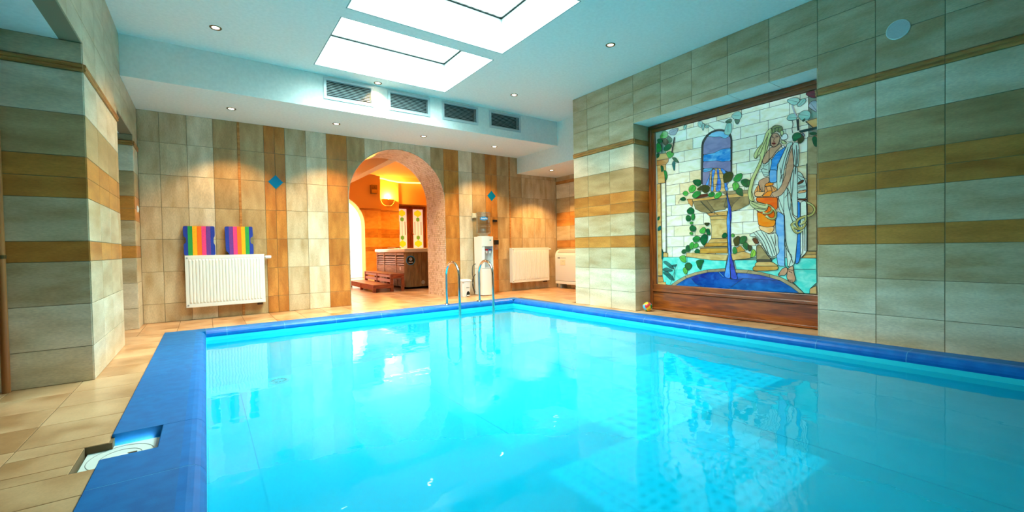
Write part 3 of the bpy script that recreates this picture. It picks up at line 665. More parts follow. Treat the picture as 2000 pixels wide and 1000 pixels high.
def tile(parent, normal, centre, w, h, material, name='tile', lift=0.0):
    """centre lies on the finished face"""
    o = bpy.data.objects.new(name, tile_mesh(w-GAP, h-GAP)); COL.objects.link(o)
    o.material_slots[0].link = 'OBJECT'; o.material_slots[0].material = material
    n = Vector(normal); M = frame(normal).to_4x4(); M.translation = Vector(centre)-n*(TILE_T-lift)
    o.parent = parent; o.matrix_basis = M
    return o
def minus(r, holes):
    """rectangle (u0,u1,v0,v1) minus rectangles"""
    out = [r]
    for a0, a1, b0, b1 in holes:
        nxt = []
        for u0, u1, v0, v1 in out:
            if a0 >= u1 or a1 <= u0 or b0 >= v1 or b1 <= v0: nxt.append((u0, u1, v0, v1)); continue
            if v1 > b1: nxt.append((u0, u1, b1, v1))
            if v0 < b0: nxt.append((u0, u1, v0, b0))
            m0, m1 = max(v0, b0), min(v1, b1)
            if u0 < a0: nxt.append((u0, a0, m0, m1))
            if u1 > a1: nxt.append((a1, u1, m0, m1))
        out = nxt
    return [q for q in out if q[1]-q[0] > 0.012 and q[3]-q[2] > 0.012]
def tiled(parent, axis, plane, sign, us, vs, kinds, holes=(), lay='h'):
    """axis 'x': wall face at x=plane looking along sign*x, u runs along y; axis 'y' likewise"""
    n = (sign, 0, 0) if axis == 'x' else (0, sign, 0)
    for j in range(len(vs)-1):
        for i in range(len(us)-1):
            kd = kinds[j] if lay == 'h' else kinds[i]
            for u0, u1, v0, v1 in minus((us[i], us[i+1], vs[j], vs[j+1]), holes):
                c = (plane, (u0+u1)/2, (v0+v1)/2) if axis == 'x' else ((u0+u1)/2, plane, (v0+v1)/2)
                tile(parent, n, c, u1-u0, v1-v0, TILE[kd, lay])
def border(parent, axis, plane, sign, segs, z0, z1):
    """brown moulded border course: two rolls, one piece per segment"""
    for u0, u1 in segs:
        mb = MB(); h = z1-z0; prof = [(0, 0), (0.010, 0.004), (0.013, h*0.22), (0.010, h*0.40), (0.006, h*0.45), (0.013, h*0.55), (0.016, h*0.75), (0.012, h-0.004), (0, h)]
        fn = (lambda y, t: (lambda d, z, e: (plane+sign*d, (u0+0.001 if e == 0 else u1-0.001), z0+z)))(0, 0) if axis == 'x' else (lambda d, z, e: ((u0+0.001 if e == 0 else u1-0.001), plane+sign*d, z0+z))
        n = len(prof); vs = [fn(d, z, 0) for d, z in prof]+[fn(d, z, 1) for d, z in prof]
        mb.add(vs, [(i, i+1, n+i+1, n+i) for i in range(n-1)]+[list(range(n)), list(range(n, 2*n))[::-1]])
        part('border_tile', mb, M_BORDER, parent)
def cuts(a, b, step, start=None):
    """joint positions from a to b with joints at start+k*step"""
    s = a if start is None else start; k = math.ceil((a-s)/step-1e-6); out = [a]
    while s+k*step < b-1e-6:
        if s+k*step > a+0.01: out.append(s+k*step)
        k += 1
    return out+[b]

B = TILE_T*0.72   # grout face lies this far behind the tile faces... set back below
G = 0.0036
# ---- floor
FX = [-0.74-0.345*k for k in range(5, -1, -1)]
NOTCH = (-0.485, -0.40, 2.50, 2.80)
mb = MB()
def slab(x0, x1, y0, y1, z0=-0.25, z1=-G): mb.box(x0, x1, y0, y1, z0, z1)
slab(-2.85, NOTCH[0], YF-0.1, 6.22); slab(NOTCH[0], -0.39, YF, NOTCH[2]); slab(NOTCH[0], -0.39, NOTCH[3], 6.22); mb.box(NOTCH[0], -0.39, NOTCH[2], NOTCH[3], -0.25, -0.07)
slab(-2.7, 0.9, 6.21, YB+0.6); slab(0.9, 6.5, 6.21, YB); slab(0.9, 7.5, YB, 15.4)
X_OUT = lambda y: min(4.45+(6.22-y)*0.0475, XR-0.012)      # right coping, outer edge
X_IN = lambda y: 4.275+(6.0-y)*0.036        # right coping, inner edge
def quadslab(p, z0, z1): mb.add([(x, y, z0) for x, y in p]+[(x, y, z1) for x, y in p], [(3,2,1,0),(4,5,6,7),(0,1,5,4),(1,2,6,5),(2,3,7,6),(3,0,4,7)])
quadslab([(X_OUT(-0.1), YF), (6.5, YF), (6.5, -0.1), (X_OUT(-0.1), -0.1)], -0.25, -G); quadslab([(X_OUT(-0.1), -0.1), (6.5, -0.1), (6.5, 6.22), (X_OUT(6.22), 6.22)], -0.25, -G); slab(-0.4, X_OUT(-0.1), YF-0.1, YPF-0.05)
floor = struct('floor', mb, M_FGROUT)
def ftile(x0, x1, y0, y1):
    for u0, u1, v0, v1 in minus((x0, x1, y0, y1), [NOTCH]):
        tile(floor, (0, 0, 1), ((u0+u1)/2, (v0+v1)/2, 0), u1-u0, v1-v0, M_FLOORT)
ys = cuts(1.2, 6.22, 0.345, 2.60); xs = [-1.775, -1.43, -1.085, -0.74, -0.40]
for j in range(len(ys)-1):
    for i in range(len(xs)-1): ftile(xs[i], xs[i+1], ys[j], ys[j+1])
xs = cuts(-0.9, 6.4, 0.345, -0.295); ys = cuts(6.22, 8.0, 0.345, 6.235)
for j in range(len(ys)-1):
    for i in range(len(xs)-1):
        if ys[j+1] > 7.6 and not (1.6 < xs[i] < 3.7): continue
        ftile(xs[i], xs[i+1], ys[j], ys[j+1])
xs = cuts(1.9, 4.3, 0.6, 1.9); ys = cuts(8.0, 14.2, 0.6, 8.0)
for j in range(len(ys)-1):
    for i in range(len(xs)-1): ftile(xs[i], xs[i+1], ys[j], ys[j+1])
ys = cuts(-0.4, 6.22, 0.43, 3.80); 
for j in range(len(ys)-1):                  # ledge between pool and right wall, alcove, window niche
    y0, y1 = ys[j], ys[j+1]; a = X_OUT(y0)+0.004
    if y1 <= NY1+0.01 and y0 >= NY0-0.1: ftile(a, XG+0.05, max(y0, NY0), y1)
    elif y0 > 4.9:
        for x0 in (4.62, 4.98, 5.325, 5.67, 6.015): ftile(max(x0, a), x0+0.345 if x0 > 4.7 else 4.98, y0, y1)
    else: ftile(a, XR+0.01, y0, y1)

# ---- ceiling (main, rear bulkhead, alcove bulkhead, recess soffits, spa)
mb = MB()
def cbox(x0, x1, y0, y1, z0, z1): mb.box(x0, x1, y0, y1, z0, z1)
SX0, SX1 = SKYLIGHTS[0][0], SKYLIGHTS[0][1]; SH = 3.62
cbox(XL-0.2, SX0-0.15, YF, YB+0.1, ZC, ZC+0.3); cbox(SX1+0.15, XF+0.2, YF, YB+0.1, ZC, ZC+0.3)
cbox(SX0-0.15, SX1+0.15, YF, SKYLIGHTS[1][2]-0.15, ZC, ZC+0.3); cbox(SX0-0.15, SX1+0.15, SKYLIGHTS[0][3]+0.15, YB+0.1, ZC, ZC+0.3)
cbox(SX0-0.15, SX0, SKYLIGHTS[1][2]-0.15, SKYLIGHTS[0][3]+0.15, ZC, SH+0.06); cbox(SX1, SX1+0.15, SKYLIGHTS[1][2]-0.15, SKYLIGHTS[0][3]+0.15, ZC, SH+0.06)
for y0, y1 in ((SKYLIGHTS[1][2]-0.15, SKYLIGHTS[1][2]), (SKYLIGHTS[1][3], SKYLIGHTS[0][2]), (SKYLIGHTS[0][3], SKYLIGHTS[0][3]+0.15)): cbox(SX0, SX1, y0, y1, ZC, SH+0.06)
# bulkhead with openings behind the four air grilles
VENTS = [(1.31, 1.955), (2.163, 2.80), (3.007, 3.640), (3.862, 4.495)]; VZ0, VZ1 = 2.885, 3.165
cbox(XL, X_LOW, Y_SOF, YB, Z_SOF, VZ0); cbox(XL, X_LOW, Y_SOF, YB, VZ1, ZC)
ex = [XL]+[q for v in VENTS for q in v]+[X_LOW]
for i in range(0, len(ex), 2): cbox(ex[i], ex[i+1], Y_SOF, YB, VZ0, VZ1)
for x0, x1 in VENTS: cbox(x0, x1, Y_SOF+0.16, YB, VZ0, VZ1)
cbox(X_LOW, XF+0.1, 4.75, YB, Z_LOW, ZC)
cbox(-2.7, XL-0.12, YF, YP0, 2.41, 2.7); cbox(-2.7, XL-0.12, YP1, YP2, 2.335, 2.7)     # recess soffits
ceiling = struct('ceiling', mb, M_PLASTER)

mb = MB(); mb.box(1.0, 7.4, YB+ARD, 15.4, 3.34, 3.5); struct('ceiling_spa', mb, mat('spa_ceiling_plaster', rgb(232,182,116), 0.85))

# grey lining added in both skylight shafts to cut light on the bulkhead
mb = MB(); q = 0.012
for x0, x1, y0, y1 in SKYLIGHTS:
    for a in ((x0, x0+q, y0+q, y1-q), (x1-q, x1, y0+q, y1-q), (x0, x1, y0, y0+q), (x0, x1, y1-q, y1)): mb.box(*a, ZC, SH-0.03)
struct('shaft_dimmer', mb, mat('shaft_dimmer_grey', rgb(150,158,158), 0.9))

# ---- skylights
for k, (x0, x1, y0, y1) in enumerate(SKYLIGHTS):
    mb = MB(); fw = 0.030; z = SH-0.014
    for a in ((x0, x1, y0, y0+fw), (x0, x1, y1-fw, y1), (x0, x0+fw, y0+fw, y1-fw), (x1-fw, x1, y0+fw, y1-fw)): mb.box(*a, z-0.012, z+0.012)
    w = struct('window_%d' % (k+1), mb, mat('skylight_frame_green', rgb(8,20,18), 0.7))
    w['label'] = 'patterned glass skylight set over a white shaft, ' + ('farther one near the air grilles' if k == 0 else 'nearer one in the middle of the ceiling'); 
    nP = 3
    for i in range(nP):
        a, b_ = x0+fw+(x1-x0-2*fw)*i/nP, x0+fw+(x1-x0-2*fw)*(i+1)/nP
        mb = MB(); mb.add([(a+0.002, y0+fw, z), (b_-0.002, y0+fw, z), (b_-0.002, y1-fw, z), (a+0.002, y1-fw, z)], [(0, 3, 2, 1)])
        part('pane', mb, M_SKYGLASS, w)

# ---- walls
RZ = [0, .255, .57, .87, 1.035, 1.345, 1.49, 1.645, 1.96, 2.27]; RZ2 = [2.34, 2.655, 2.97, ZC]
RK = ['light', 'light', 'beige', 'brown', 'beige', 'brown', 'brown', 'tan', 'light']; RK2 = ['beige', 'beige', 'beige']
LZ = [0, .25, .555, .858, 1.003, 1.308, 1.453, 1.603, 1.90, 2.205]; LZ2 = [2.265, 2.57, 2.88, ZC]
YEND = 4.965
# right wall
mb = MB(); g = G; t_ = 0.55
mb.box(XR+g, XR+t_, YF, NY0-g, 0, ZC); mb.box(XR+g, XR+t_, NY1+g, YEND-g, 0, ZC); mb.box(XR+g, XR+t_, NY0-g, NY1+g, NZ+g, ZC)
mb.box(XG+0.07, XR+t_, NY0, NY1, 0, NZ); mb.box(XR+t_-0.3, XF+0.1, 4.6, YEND-g, 0, ZC); mb.box(XF+g, XF+0.1, YEND, YB+0.02, 0, ZC)
wall_right = struct('wall_right', mb, M_GROUT)
NICHE = [(NY0, NY1, -1, NZ)]
us = cuts(-0.95, YEND, 0.43, 3.80)
tiled(wall_right, 'x', XR, -1, us, RZ, RK, NICHE); tiled(wall_right, 'x', XR, -1, us, RZ2, RK2, NICHE)
for segs in ([(a, b_) for a, b_ in zip(us[:-1], us[1:]) if b_ <= NY0+0.01], [(a, b_) for a, b_ in zip(us[:-1], us[1:]) if a >= NY1-0.01]): border(wall_right, 'x', XR, -1, segs, 2.272, 2.338)
for Y, s in ((NY1, -1), (NY0, 1)):
    tiled(wall_right, 'y', Y, s, [XR+0.001, XG+0.05], RZ, RK); tiled(wall_right, 'y', Y, s, [XR+0.001, XG+0.05], [2.34, NZ], ['beige']); border(wall_right, 'y', Y, s, [(XR+0.001, XG+0.02)], 2.272, 2.338)
for u0, u1 in zip(cuts(NY0, NY1, 0.43, NY1)[:-1], cuts(NY0, NY1, 0.43, NY1)[1:]): tile(wall_right, (0, 0, -1), ((XR+XG+0.05)/2, (u0+u1)/2, NZ), XG+0.05-XR, u1-u0, M_PLASTER)
us = [5.6, 5.97, 6.40, 6.83, YB-0.01]; AZ = [z for z in RZ]+[Z_LOW-0.0]
tiled(wall_right, 'x', XF, -1, us, RZ, RK); border(wall_right, 'x', XF, -1, [(a, b_) for a, b_ in zip(us[:-1], us[1:])], 2.272, 2.338); tiled(wall_right, 'x', XF, -1, us, [2.34, Z_LOW], ['beige'])
# left wall: two pillars, lintels over the two openings
mb = MB(); 
mb.box(XL-0.13, XL-g, YF, YP0+0.05, 2.41+g, ZC); mb.box(-2.7, XL-g, YP0+g, YP1-g, 0, ZC); mb.box(XL-0.13, XL-g, YP1-0.05, YP2+0.05, 2.335+g, ZC)
mb.box(-2.7, XL-g, YP2+g, YB+0.1, 0, ZC); mb.box(-2.8, -2.6, YF, YP2, 0, 2.7)
wall_left = struct('wall_left', mb, M_GROUT)
us = cuts(-2.4, XL, 0.43, XL-0.004)
tiled(wall_left, 'y', YP0, -1, us, LZ, RK); tiled(wall_left, 'y', YP0, -1, us, [2.265, 2.41], ['beige']); border(wall_left, 'y', YP0, -1, list(zip(us[:-1], us[1:])), 2.207, 2.263)
us = cuts(-1.2, XL, 0.43, XL-0.004)
tiled(wall_left, 'y', YP2, -1, us, LZ, RK); tiled(wall_left, 'y', YP2, -1, us, [2.265, 2.335], ['beige']); border(wall_left, 'y', YP2, -1, list(zip(us[:-1], us[1:])), 2.207, 2.263)
us = cuts(YP0, YP1, 0.43, YP0)
tiled(wall_left, 'x', XL, 1, us, LZ, RK); border(wall_left, 'x', XL, 1, list(zip(us[:-1], us[1:])), 2.207, 2.263)
us = cuts(YP2, YB-0.01, 0.43, YP2)
tiled(wall_left, 'x', XL, 1, us, LZ, RK); border(wall_left, 'x', XL, 1, list(zip(us[:-1], us[1:])), 2.207, 2.263)
LINT = [(-9, YP0, 0, 2.41), (YP1, YP2, 0, 2.335), (Y_SOF, 9, Z_SOF, 9)]
us = cuts(1.5, YB-0.01, 0.43, YP0)
tiled(wall_left, 'x', XL, 1, us, LZ2, RK2, LINT)
# back wall with the arch
XB = [XL, -.455, -.167, .123, .424, .737, .875, 1.012, 1.303, 1.601, 1.914, 2.2, 2.49, 2.785, 3.09, 3.386, 3.644, 3.955, 4.247, 4.551, 4.69, 4.83, 5.134, 5.449, 5.77, 6.08, XF]
KB = ['beige', 'beige', 'light', 'tan', 'tan', 'brown', 'brown', 'beige', 'light', 'brown', 'tan', 'light', 'light', 'light', 'light', 'tan', 'brown', 'light', 'tan', 'brown', 'brown', 'tan', 'tan', 'beige', 'beige', 'beige']
ZB = [0, .245, .665, 1.09, 1.515, 1.937, 2.36, Z_SOF]
def arch_top(x, r=ARR):
    d = abs(x-ARC); return -1.0 if d >= r else ARZ+math.sqrt(r*r-d*d)
def arch_regions(x0, x1, z0, z1, r=ARR, n=14):
    """polygons of the rectangle that lie outside the arch opening"""
    xs_ = sorted(set([x0+(x1-x0)*i/n for i in range(n+1)]+[q for q in (ARC-r-1e-4, ARC-r+1e-4, ARC+r-1e-4, ARC+r+1e-4) if x0 < q < x1]))
    runs, cur = [], []
    for x in xs_:
        lo = max(z0, arch_top(x, r))
        if lo < z1-0.004: cur.append((x, lo))
        else:
            if len(cur) > 1: runs.append(cur)
            cur = []
    if len(cur) > 1: runs.append(cur)
    return [c+[(c[-1][0], z1), (c[0][0], z1)] for c in runs if c[-1][0]-c[0][0] > 0.012]
mb = MB()
fy = lambda u, v, d: (u, YB+d, v)
for i in range(len(XB)-1):
    for poly in arch_regions(XB[i]-0.001, XB[i+1]+0.001, 0, ZC, ARR, 24): mb.prism(poly, fy, ARD, G)
mb.box(XL-2.0, XL, YB+0.1, YB+ARD, 0, ZC); mb.box(XF, XF+1.1, YB+g, YB+ARD, 0, ZC); mb.box(0.9, 7.5, YB+0.1, YB+ARD, ZC, 3.5)
wall_back = struct('wall_back', mb, M_GROUT)
for i in range(len(XB)-1):
    for j in range(len(ZB)-1):
        x0, x1, z0, z1 = XB[i], XB[i+1], ZB[j], ZB[j+1]
        if x0 >= X_LOW-0.3 and z1 > Z_LOW: 
            if x0 >= X_LOW: z1 = min(z1, Z_LOW)
        if z1-z0 < 0.02: continue
        cut = x1 > ARC-ARR and x0 < ARC+ARR and z0 < ARZ+ARR and not (z1 <= ARZ and False)
        if not cut: tile(wall_back, (0, -1, 0), ((x0+x1)/2, YB, (z0+z1)/2), x1-x0, z1-z0, TILE[KB[i], 'v'])
        else:
            h = GAP/2
            for poly in arch_regions(x0+h, x1-h, z0+h, z1-h, ARR+0.004):
                m2 = MB(); m2.prism(poly, lambda u, v, d: (u, YB+d, v), TILE_T, 0.0); part('tile', m2, TILE[KB[i], 'v'], wall_back)
for xs_ in (0.424, 5.134):                       # two thin upright brown borders
    for z0, z1 in zip(ZB[:-1], ZB[1:]):
        mb = MB(); mb.cbox(xs_-0.016, xs_+0.016, YB-0.010, YB+0.004, z0+0.001, z1-0.001, 0.004); part('border_tile', mb, M_BORDER, wall_back)
M_DIAM = mat('diamond_tile_blue', rgb(0,122,172), 0.2, coat=0.3)
for cx in (0.878, 4.692):                         # blue diamond inlays
    mb = MB(); a, b_ = (0.10, 0.104); mb.prism([(cx-a, 1.937), (cx, 1.937-b_), (cx+a, 1.937), (cx, 1.937+b_)], fy, 0.006, -0.004)
    part('diamond_tile', mb, M_DIAM, wall_back, label='blue diamond inlay tile')
# mosaic lining of the arch
def arch_path(r):
    pts = []; L1 = ARZ; La = math.pi*r; T = 2*L1+La
    def at(s):
        if s < L1: return (ARC+r, s, -1, 0)
        if s < L1+La:
            a = (s-L1)/r; return (ARC+r*math.cos(a), ARZ+r*math.sin(a), -math.cos(a), -math.sin(a))
        return (ARC-r, ARZ-(s-L1-La), 1, 0)
    return at, T
at, T = arch_path(ARR-0.001); mb = MB(); nu, nv = 160, 19; du, dv = T/nu, ARD/nv
for i in range(nu):
    for j in range(nv):
        off = dv*0.5 if i % 2 else 0
        y0, y1 = YB+j*dv+0.0015-off, YB+(j+1)*dv-0.0015-off
        y0 = max(y0, YB); y1 = y1 if not (off and j == nv-1) else YB+ARD
        (x0, z0, nx, nz), (x1, z1, mx_, mz) = at(i*du+0.0015), at((i+1)*du-0.0015)
        h = 0.006*random.uniform(0.75, 1.1); vs = []
        for hh, e in ((0, 0), (h, 0.0012)):
            vs += [(x0+nx*hh, y0+e, z0+nz*hh), (x0+nx*hh, y1-e, z0+nz*hh), (x1+mx_*hh, y1-e, z1+mz*hh), (x1+mx_*hh, y0+e, z1+mz*hh)]
        mb.add(vs, [(4,5,6,7),(0,1,5,4),(1,2,6,5),(2,3,7,6),(3,0,4,7)], random.choice([0, 0, 1, 1, 2, 3]))
part('mosaic_tiles', mb, [mat('mosaic_sand', rgb(222,192,160), 0.35), mat('mosaic_pink', rgb(228,200,178), 0.35), mat('mosaic_tan', rgb(204,168,132), 0.35), mat('mosaic_cream', rgb(234,210,184), 0.35)], wall_back, kind='stuff')
# wall behind the camera, spa room walls
mb = MB(); mb.box(-2.8, 5.4, YF-0.1, YF, -1.2, ZC); struct('wall_front', mb, mat('front_wall_beige', rgb(120,108,84), 0.5))
YO, YS, YD = 14.2, 14.6, 14.9
M_SPA = noise_mat('spa_wall_tile', rgb(204,142,70), rgb(220,164,92), (2.2, 1, 5), 2.2, 0.4, vary=0.05); M_SPAB = noise_mat('spa_wall_tile_brown', rgb(170,104,44), rgb(196,128,60), (2.2, 1, 5), 2.2, 0.4, vary=0.05)
M_SPAP = mat('spa_plaster', rgb(226,176,100), 0.8)
mb = MB(); WA = 3.30; WR = 0.945                  # white room's arch in the spa wall: centre and radius
fo = lambda u, v, d: (u, YO+d, v)
n = 20; arc = [(WA+WR*math.cos(math.pi*i/n), 1.72+WR*math.sin(math.pi*i/n)) for i in range(n+1)]
mb.prism([(WA+WR, 0), (4.78, 0), (4.78, 3.34), (1.0, 3.34), (1.0, 0), (WA-WR, 0)]+arc[::-1], fo, 0.42, G)
mb.box(4.70, 5.56, YS+g, YD+0.2, 0, 3.34); mb.box(5.56, 7.4, YD+0.1, YD+0.2, 0, 3.34); mb.box(5.56, 7.4, YS+0.05, YD+0.1, 2.50, 3.34)
mb.box(0.9, 1.0, YB+ARD, 15.3, 0, 3.5); mb.box(7.3, 7.4, YB+ARD, 15.3, 0, 3.5)
wall_rear = struct('wall_rear', mb, M_SPAP)
WZ_ = LZ+[2.27]
def spa_course(x0, x1, Y, skip=None):
    us_ = cuts(x0, x1, 0.43, x0)
    for j in range(len(LZ)-1):
        for i in range(len(us_)-1):
            a = us_[i]
            if skip and LZ[j+1] > 1.0:            # keep clear of the arch
                zz = max(0, LZ[j+1]-1.72); 
                if zz < WR: a = max(a, WA+WR)
            if us_[i+1]-a < 0.02: continue
            tile(wall_rear, (0, -1, 0), ((a+us_[i+1])/2, Y, (LZ[j]+LZ[j+1])/2), us_[i+1]-a, LZ[j+1]-LZ[j], M_SPAB if RK[j] == 'brown' else M_SPA)
spa_course(WA+WR, 4.78, YO); spa_course(4.80, 5.56, YS)
border(wall_rear, 'y', YO, -1, [(4.08, 4.43), (4.43, 4.78)], 2.207, 2.263); border(wall_rear, 'y', YS, -1, [(4.80, 5.2), (5.2, 5.56)], 2.207, 2.263)
mb = MB(); mb.box(2.885, 3.05, YB+ARD, YO, 2.61, 3.34); b1 = struct('beam', mb, mat('spa_beam_plaster', rgb(232,210,176), 0.8))
mb = MB(); mb.box(0.6, 4.6, 17.4, 17.5, 0, 3.2); mb.box(0.6, 4.6, YO+0.4, 17.4, 3.0, 3.1); mb.box(0.6, 4.6, YO+0.4, 17.4, -0.1, -0.003); mb.box(4.5, 4.6, YO+0.4, 17.4, 0, 3.0); mb.box(0.5, 0.6, YO+0.4, 17.4, 0, 3.0)
struct('wall_white_room', mb, mat('white_room_plaster', rgb(244,240,232), 0.8))

# ---- stained glass double door of the spa
def spa_door(idx, x0, x1):
    mb = MB(); s = 0.115; zt = 2.46
    for a in ((x0, x0+s, 0.05, zt), (x1-s, x1, 0.05, zt), (x0+s, x1-s, zt-0.10, zt), (x0+s, x1-s, 0.05, 0.92)): mb.cbox(a[0], a[1], YD, YD+0.05, a[2], a[3], 0.006)
    d = struct('door_%d' % idx, mb, M_DOORW)
    gx0, gx1, gz0, gz1 = x0+s, x1-s, 0.92, zt-0.10; c = (gx0+gx1)/2; w = (gx1-gx0)/2; fd = lambda u, v, dd: (u, YD+0.03+dd, v)
    M_ROSE, M_YEL, M_GRN = DOORG
    mb = MB(); mb.prism([(gx0, gz0), (gx1, gz0), (gx1, gz1), (gx0, gz1)], fd, 0, -0.006); part('pane', mb, M_ROSE, d)
    for hz in (2.20, 1.10):
        mb = MB(); mb.prism([(c-w*.72, hz-0.04), (c, hz-0.13), (c+w*.72, hz-0.04), (c+w*.72, hz+0.05), (c, hz+0.14), (c-w*.72, hz+0.05)], fd, -0.006, -0.010); part('pane', mb, M_YEL, d)
    for hz in (1.985, 1.325):
        mb = MB(); mb.prism([(c+0.075*math.cos(k*math.pi/3+math.pi/6), hz+0.085*math.sin(k*math.pi/3+math.pi/6)) for k in range(6)], fd, -0.006, -0.012); part('pane', mb, M_GRN, d)
    mb = MB()
    for ux in (c-w*.62, c+w*.62): mb.tube([fd(ux, 1.42, -0.010), fd(ux, 1.90, -0.010)], 0.011, 6)
    mb.tube([fd(c, 1.41, -0.010), fd(c, 1.90, -0.010)], 0.005, 6)
    part('leading', mb, mat('door_leading', rgb(120,100,20), 0.5), d)
    return d
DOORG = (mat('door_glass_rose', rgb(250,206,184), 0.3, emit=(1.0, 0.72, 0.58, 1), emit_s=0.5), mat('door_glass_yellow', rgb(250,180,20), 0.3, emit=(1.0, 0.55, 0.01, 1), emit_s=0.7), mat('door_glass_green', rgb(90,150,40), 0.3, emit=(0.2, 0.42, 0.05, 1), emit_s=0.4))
spa_door(1, 5.50, 6.075); d2 = spa_door(2, 6.08, 6.70)
mb = MB(); mb.tube([(6.13, YD, 1.50), (6.13, YD-0.05, 1.50), (6.20, YD-0.055, 1.43)], 0.012, 8); part('door_handle', mb, mat('brass', rgb(220,170,70), 0.2, metal=1.0), d2, label='brass lever handle')

# ================================================================== POOL
pool = thing('swimming_pool', 'turquoise indoor swimming pool with glazed blue coping stones', 'pool', (2.1, 3.0, -0.1))
PD = -0.64; yb = 6.0
ip = lambda y: X_IN(y)
mb = MB()
inn = [(-0.02, YPF), (X_IN(YPF), YPF), (X_IN(yb), yb), (-0.02, yb)]
out = [(-0.25, YPF-0.08), (X_IN(YPF)+0.1, YPF-0.08), (X_IN(yb)+0.16, yb+0.18), (-0.25, yb+0.18)]
V = [(x, y, -0.06) for x, y in inn]+[(x, y, PD) for x, y in inn]+[(x, y, -0.06) for x, y in out]+[(x, y, PD-0.1) for x, y in out]
mb.add(V, [(4,5,6,7)]+[(i, 4+i, 4+(i+1) % 4, (i+1) % 4) for i in range(4)]+[(8+i, i, (i+1) % 4, 8+(i+1) % 4) for i in range(4)]+[(12+i, 8+i, 8+(i+1) % 4, 12+(i+1) % 4) for i in range(4)]+[(15,14,13,12)])
basin = part('basin', mb, M_POOL, pool)
mb = MB(); nx, ny = 2, 2
mb.add([(x, y, WZ) for x, y in inn], [(0, 1, 2, 3)])
part('water', mb, M_WATER, pool)
# coping stones: flat top with a rolled nose that drops to the water
def profile(I, O, flat=True):
    """section from outer edge O to inner edge I; returns 3D points"""
    I = Vector((*I, 0)); O = Vector((*O, 0)); d = (I-O); w = d.length; d.normalize(); r = 0.062; top = 0.014
    pts = [O+Vector((0, 0, -0.055)), O+Vector((0, 0, top-0.004)), O+d*0.004+Vector((0, 0, top))]
    c = I-d*r+Vector((0, 0, top-r)); pts.append(c-d*0.03+Vector((0, 0, r)))
    for k in range(9):
        a = math.radians(90-k*(165/8.0)); pts.append(c+d*r*math.cos(a)+Vector((0, 0, r*math.sin(a))))
    pts.append(I-d*r*1.6+Vector((0, 0, -0.11)))
    return pts
def coping(I0, O0, I1, O1, extra=None, nosemat=None):
    mb = MB()
    for a, b_, c, d in [(I0, O0, I1, O1)]+(extra or []):
        p, q = profile(a, b_), profile(c, d); n = len(p)
        nose = lambda i: 0 if 3 <= i < n-2 else 1
        vs = p+q
        for i in range(n): mb.add([p[i], p[(i+1) % n], q[(i+1) % n], q[i]], [(0, 1, 2, 3)], nose(i))
        mb.add(p, [list(range(n))], 1); mb.add(q, [list(range(n))[::-1]], 1)
    part('coping_stone', mb, [nosemat or M_BLUE, M_BLUE_FLAT], pool, smooth=True)
M_BLUE_NOSE = noise_mat('coping_nose_blue', rgb(0,94,164), rgb(0,106,180), (3, 3, 3), 4.0, 0.5, spec=0.16)
gp = 0.0018
ysl = [0.40, 1.01, 1.63, 2.25, 2.868, 3.48, 4.09, 4.70, 5.31, 6.0]
for a, b_ in zip(ysl[:-1], ysl[1:]):
    if a == 2.25: coping((-0.02, a+gp), (-0.40, a+gp), (-0.02, 2.55), (-0.40, 2.55), [((-0.02, 2.55), (-0.205, 2.55), (-0.02, b_-gp), (-0.205, b_-gp))], nosemat=M_BLUE_NOSE)
    else: coping((-0.02, a+gp), (-0.40, a+gp), (-0.02, b_-gp), (-0.40, b_-gp), nosemat=M_BLUE_NOSE)
xb = [-0.02, 0.18, 0.78, 1.39, 2.0, 2.62, 3.23, 3.84, 4.275]
for a, b_ in zip(xb[:-1], xb[1:]): coping((a+gp, yb), (a+gp, yb+0.22), (b_-gp, yb), (b_-gp, yb+0.22))
yr = [-0.85, -0.25, 0.36, 0.96, 1.57, 2.17, 2.78, 3.38, 3.98, 4.59, 5.19, 5.79, 6.0]
for a, b_ in zip(yr[:-1], yr[1:]): coping((X_IN(a+gp), a+gp), (X_OUT(a+gp), a+gp), (X_IN(b_-gp), b_-gp), (X_OUT(b_-gp), b_-gp))
def corner(I, O):       # rounded corner stone
    mb = MB(); mb.cbox(min(I[0], O[0]), max(I[0], O[0]), I[1]+gp, O[1], -0.055, 0.014, 0.004); part('coping_stone', mb, M_BLUE_FLAT, pool)
corner((-0.02-gp, yb), (-0.40, yb+0.22)); corner((4.275+gp, yb), (X_OUT(6.22), yb+0.22))
# pale joints: a bed just under the stones' skin
mb = MB()
def bed(I0, O0, I1, O1):
    p, q = profile(I0, O0), profile(I1, O1); c0 = sum(p, Vector())/len(p); c1 = sum(q, Vector())/len(q)
    sh = lambda a, c: c+(a-c)*0.985 if True else a
    p = [Vector((a.x, a.y, a.z-0.0006)) for a in p]; q = [Vector((a.x, a.y, a.z-0.0006)) for a in q]
    n = len(p); mb.add(p+q, [(i, (i+1) % n, n+(i+1) % n, n+i) for i in range(n)])
sh = 0.0008
bed((-0.02-sh, 0.4), (-0.40+sh, 0.4), (-0.02-sh, 2.54), (-0.40+sh, 2.54)); bed((-0.02-sh, 2.87), (-0.40+sh, 2.87), (-0.02-sh, 6.0), (-0.40+sh, 6.0))
bed((-0.02, yb+sh), (-0.02, yb+0.22-sh), (4.275, yb+sh), (4.275, yb+0.22-sh)); bed((X_IN(-0.85)+sh, -0.85), (X_OUT(-0.85)-sh, -0.85), (X_IN(6.0)+sh, 6.0), (X_OUT(6.0)-sh, 6.0))
part('coping_joints', mb, M_BGROUT, pool, smooth=True)
M_SEAM = mat('liner_seam_blue', rgb(20,172,204), 0.6)
for xs_ in (0.27, 2.0, 3.7):
    mb = MB(); mb.box(xs_-0.003, xs_+0.003, -1.5, 5.99, PD, PD+0.002); part('liner_seam', mb, M_SEAM, pool)
DX, DY = 0.672, 5.765
